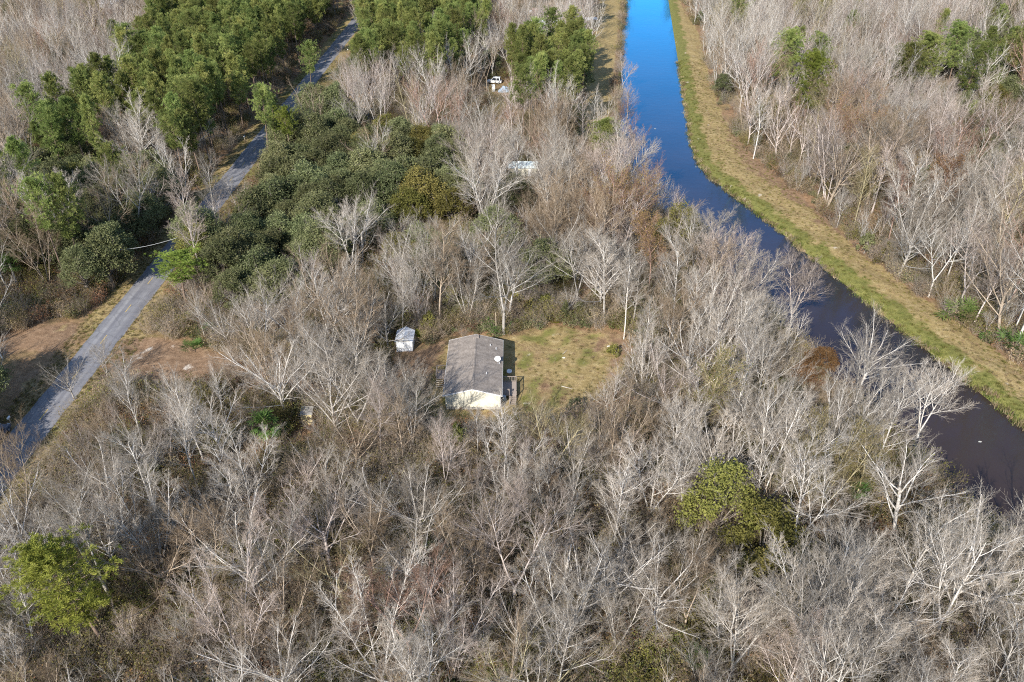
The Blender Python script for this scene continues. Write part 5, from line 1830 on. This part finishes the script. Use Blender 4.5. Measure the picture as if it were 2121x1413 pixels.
PALMS = [(45, 612, 0, 1.0, 'droopy dark palm in the shaded clearing west of the road'), (560, 935, 1, 1.1, 'pale green palm standing below the yellow hut'), (890, 1200, 1, .9, 'pale green palm under wide bare crown in front of house'),
         (1655, 1290, 1, .6, 'small palm among white trunks low in the canal side wood'), (1440, 1395, 1, .7, 'dark green palm at the bottom between white trunks'), (1770, 1050, 1, .7, 'palm hidden in white bare crowns near the water')]
for px, py, k, s, lb in PALMS:
    p = G(px, py)
    o = thing('palm_tree', lb, 'palm tree', (p.x, p.y, ground_z(p.x, p.y)), PT.uniform(0, 6), 'palm trees')
    o.scale = (s, s, s)
    put('trunk', PALM_TRUNKS[k], o)
    put('fronds', PALM_FRONDS[k], o)
PALMETTOS = [(1988, 668, 2.9, 0, 'broad green palmetto at the levee wood edge, upstream one of the pair'), (2096, 735, 2.8, 0, 'broad green palmetto at the levee wood edge beside the picture border'), (374, 690, 1.8, 1, 'yellow green palmetto clump below the roadside pine'),
             (392, 672, 1.3, 1, 'smaller yellow palmetto just behind the yellow green clump'), (432, 700, 1.6, 0, 'green palmetto tangled in grey twigs by the dirt clearing'), (403, 725, 1.5, 0, 'low dark palmetto at the edge of the dirt clearing'),
             (872, 705, 1.2, 1, 'yellow green palmetto just beside the white shed'), (1320, 700, 1.3, 0, 'green palmetto next to the flare based tree'), (1348, 655, 1.1, 0, 'small green palmetto behind the far corner of the yard'), (905, 620, 1.4, 0, 'green palmetto under the dark trunked tree behind the house'),
             (1065, 630, 1.4, 1, 'bright palmetto under the tall tree behind the house'), (1020, 640, 1.2, 0, 'green palmetto directly behind the house roof'), (880, 660, 1.3, 0, 'green palmetto between white shed and house'), (1150, 668, 1.0, 1, 'light palmetto at the back edge of the yard'),
             (1235, 668, 1.0, 0, 'low green palmetto behind the yard near the slim tree'), (610, 960, 1.5, 0, 'green palmetto beside the pale palm below the hut'), (1180, 1050, 1.2, 0, 'green palmetto in bare earth below the yard'), (1880, 505, 1.6, 0, 'green palmetto in the wood beyond the levee'),
             (120, 640, 1.2, 1, 'yellow palmetto by the dark gate posts'), (460, 640, 1.3, 1, 'light green palmetto behind the roadside pine')]
for px, py, s, k, lb in PALMETTOS:
    p = G(px, py)
    o = put('palmetto', PALMETTO[PT.randrange(2)], None, (p.x, p.y, ground_z(p.x, p.y)))
    o.rotation_euler = (0, 0, PT.uniform(0, 6))
    o.scale = (s, s, s)
    if k:
        link_tone(o, M_YPALM)
    tag(o, lb, 'palmetto', 'palmetto clumps')
p = G(1170, 668)
cd = thing('cedar', 'dark green cone shaped cedar at the back edge of the yard', 'cedar', (p.x, p.y, ground_z(p.x, p.y)))
cd.scale = (.62, .62, .55)
put('trunk', CEDAR[0], cd)
put('crown', CEDAR[1], cd)
cv = G(1868, 470)
cd = thing('vine_covered_tree', 'tall dark green vine wrapped column in the wood across the canal', 'evergreen tree', (cv.x, cv.y, ground_z(cv.x, cv.y)))
cd.scale = (1.35, 1.35, 1.75)
cd.rotation_euler = (0, .12, 0)
put('trunk', CEDAR[0], cd)
put('crown', CEDAR[1], cd)
SHR = [(1200, 655, 0, .9, 'oak', 'round green shrub beside the cone shaped cedar'), (1100, 655, 1, .8, 'olive', 'olive shrub under the tall tree behind the yard'), (1130, 650, 1, .9, 'olive', 'wider olive shrub behind the yard edge'), (950, 925, 1, .9, 'pine', 'bright green bush in front of the house gable'),
       (1190, 852, 2, .9, 'oak', 'dark green shrub at the near edge of the yard'), (935, 640, 1, 1.0, 'olive', 'olive shrub behind the house beside the dark trunk'), (985, 655, 0, .8, 'olive', 'low olive shrub right behind the house ridge'), (1790, 525, 1, 1.0, 'oak', 'dark shrub at the foot of the levee wood'),
       (1835, 540, 1, .9, 'olive', 'olive shrub beside the dark levee foot shrub'), (400, 870, 2, 1.1, 'oak', 'dark shrub by the bent pale tree'), (320, 1000, 1, .9, 'oak', 'dark green shrub in the near wood beside the road'), (480, 1030, 1, 1.0, 'olive', 'olive shrub below the dirt clearing wood'),
       (1560, 20, 0, 1, 'oak', 'dark shrub at the far levee edge'), (1450, 50, 1, 1.2, 'oak', 'dark bush at the farthest levee wood edge'), (1270, 735, 2, .8, 'olive', 'low olive shrub at the brown corner of the yard'), (890, 690, 1, .9, 'olive', 'olive bush on the path side of the shed'),
       (860, 300, 1, .9, 'oak', 'dark shrub under bare trees beyond the oaks'), (1360, 1010, 1, 1, 'olive', 'olive bush in the wood beside the yard')]
for px, py, k, s, tn, lb in SHR:
    p = G(px, py)
    o = thing('shrub', lb, 'shrub', (p.x, p.y, ground_z(p.x, p.y)), PT.uniform(0, 6), 'green shrubs')
    o.scale = (s, s, s)
    put('stem', SHRUBS[k][0], o)
    f_ = put('foliage', SHRUBS[k][1], o)
    if tn != 'oak':
        link_tone(f_, M_OLIVE if tn == 'olive' else M_PINE, 1)

# ---- undergrowth: nobody could count it
ur = np.random.default_rng(5)
pts, rots, scl, ids = [], [], [], []
N_TRY = 60000
yy = 36 * (430 / 36) ** (ur.random(N_TRY) ** 1.0)
half = 0.66 * (yy * CT + CAM_H * ST) + 6
xx = (ur.random(N_TRY) * 2 - 1) * half
keep = ur.random(N_TRY) < np.clip(yy * half / (110 * 100) * 1.3, .25, 1)
xx, yy = xx[keep], yy[keep]
ok = np.ones(len(xx), bool)
for pl, k_ in KEEP + [(PATH, -.6), (DRIVE, .8), (WEST, -1.5)]:
    ok &= sdf(pl, xx, yy) > k_ - .3
ok &= np.abs(xx - road_x(yy)) > 6.2
for a, b, c_, d_ in BOXES:
    ok &= ~((xx > a - .3) & (xx < b + .3) & (yy > c_ - 3.2) & (yy < d_))
ok &= ~((np.abs(xx + 30) < 2.2) & (yy > 83.5) & (yy < 92))
xx, yy = xx[ok], yy[ok]
q1, q2 = patchy(xx, yy, .18, 8), patchy(xx, yy, .30, 9)
dens = np.clip(.62 + .35 * q1, .12, 1)
sel = ur.random(len(xx)) < dens
xx, yy, q1, q2 = xx[sel], yy[sel], q1[sel], q2[sel]
for x, y, a, b in zip(xx, yy, q1, q2):
    u = ur.random()
    if b > .5:
        k = 5 if u < .35 else (4 if u < .65 else (7 if u < .8 else 6))
    elif b < -.6:
        k = 3 if u < .42 else (0 if u < .55 else (2 if u < .85 else 4))
    else:
        k = 0 if u < .15 else (1 if u < .27 else (2 if u < .50 else (3 if u < .62 else (6 if u < .76 else (4 if u < .86 else (5 if u < .93 else (7 if u < .96 else 8)))))))
    if 109 < y < 138 and -30 < x < 32 and u > .45:
        k = (4, 5, 6, 7, 5)[int(u * 977) % 5]
    pts.append((x, y, ground_z(x, y)))
    rots.append((0, 0, ur.uniform(0, 6.28)))
    scl.append(ur.uniform(.5, 1.25))
    ids.append(k)
scatter('undergrowth', pts, rots, scl, ids, BRUSH_COLL, 'tangled brown and olive brush covering the woodland floor')
M_GRASS = leafy('bank_grass', (0.09, 0.10, 0.025), (0.16, 0.17, 0.045), (0.25, 0.235, 0.08), 0.8, 0.3)
tuft = []
for kk in range(3):
    rr = np.random.default_rng(40 + kk)
    n_ = 46
    b_ = np.stack([rr.normal(0, .22, n_), rr.normal(0, .22, n_), np.zeros(n_)], 1)
    tp_ = b_ + np.stack([rr.normal(0, .12, n_), rr.normal(0, .12, n_), rr.uniform(.12, .38, n_)], 1)
    sd = rr.normal(0, 1, (n_, 3)) * [1, 1, 0]
    sd /= np.linalg.norm(sd, axis=1, keepdims=True)
    V_ = np.stack([b_ - sd * .025, b_ + sd * .025, tp_], 1).reshape(-1, 3)
    tuft.append(proto('tuft_%d' % kk, mesh_np('tuft', V_, np.arange(n_ * 3).reshape(-1, 3), (M_OLIVE, M_GRASS, M_BRUSH)[kk])))
TUFT_COLL = pcoll('tuft kinds', tuft)
gxx, gyy = ur.uniform(-76, 95, 170000), 45 + 250 * ur.random(170000) ** 1.4
a_l, a_y, a_c = sdf(LEVEE, gxx, gyy), sdf(YARD, gxx, gyy), sdf(CANAL, gxx, gyy)
a_r = np.abs(gxx - road_x(gyy))
rim = (np.abs(a_c - .55 - .5 * patchy(gxx, gyy, .6, 31)) < .45)
take = ((a_l < 0) & (ur.random(len(gxx)) < .5)) | ((a_y < 0) & (ur.random(len(gxx)) < .16)) | ((a_r > 2.7) & (a_r < 6.5)) | rim
gxx, gyy, rim, a_c = gxx[take], gyy[take], rim[take], a_c[take]
inb = np.ones(len(gxx), bool)
for a, b, c_, d_ in BOXES[:3]:
    inb &= ~((gxx > a) & (gxx < b) & (gyy > c_) & (gyy < d_))
gxx, gyy, rim, a_c = gxx[inb], gyy[inb], rim[inb], a_c[inb]
kind_ = np.where(rim, np.where(ur.random(len(gxx)) < .6, 2, 1), np.where((a_c > 0) & (a_c < 4.5) & (gxx > 20), np.where(ur.random(len(gxx)) < .6, 1, 0), np.where(ur.random(len(gxx)) < .62, 2, 0)))
scatter('grass', [(a, b, ground_z(a, b) - .02) for a, b in zip(gxx, gyy)], [(0, 0, q) for q in ur.uniform(0, 6.28, len(gxx))], np.where(rim, ur.uniform(1.0, 2.6, len(gxx)), ur.uniform(.4, .95, len(gxx))), kind_, TUFT_COLL, 'short tufted grass on levee, lawn and road verges')
print('tufts', len(gxx))
print('trees', {k: len(v) for k, v in singles.items()}, 'rest', {s: sum(1 for q in rest if q['sp'] == s) for s in singles}, 'brush', len(pts))
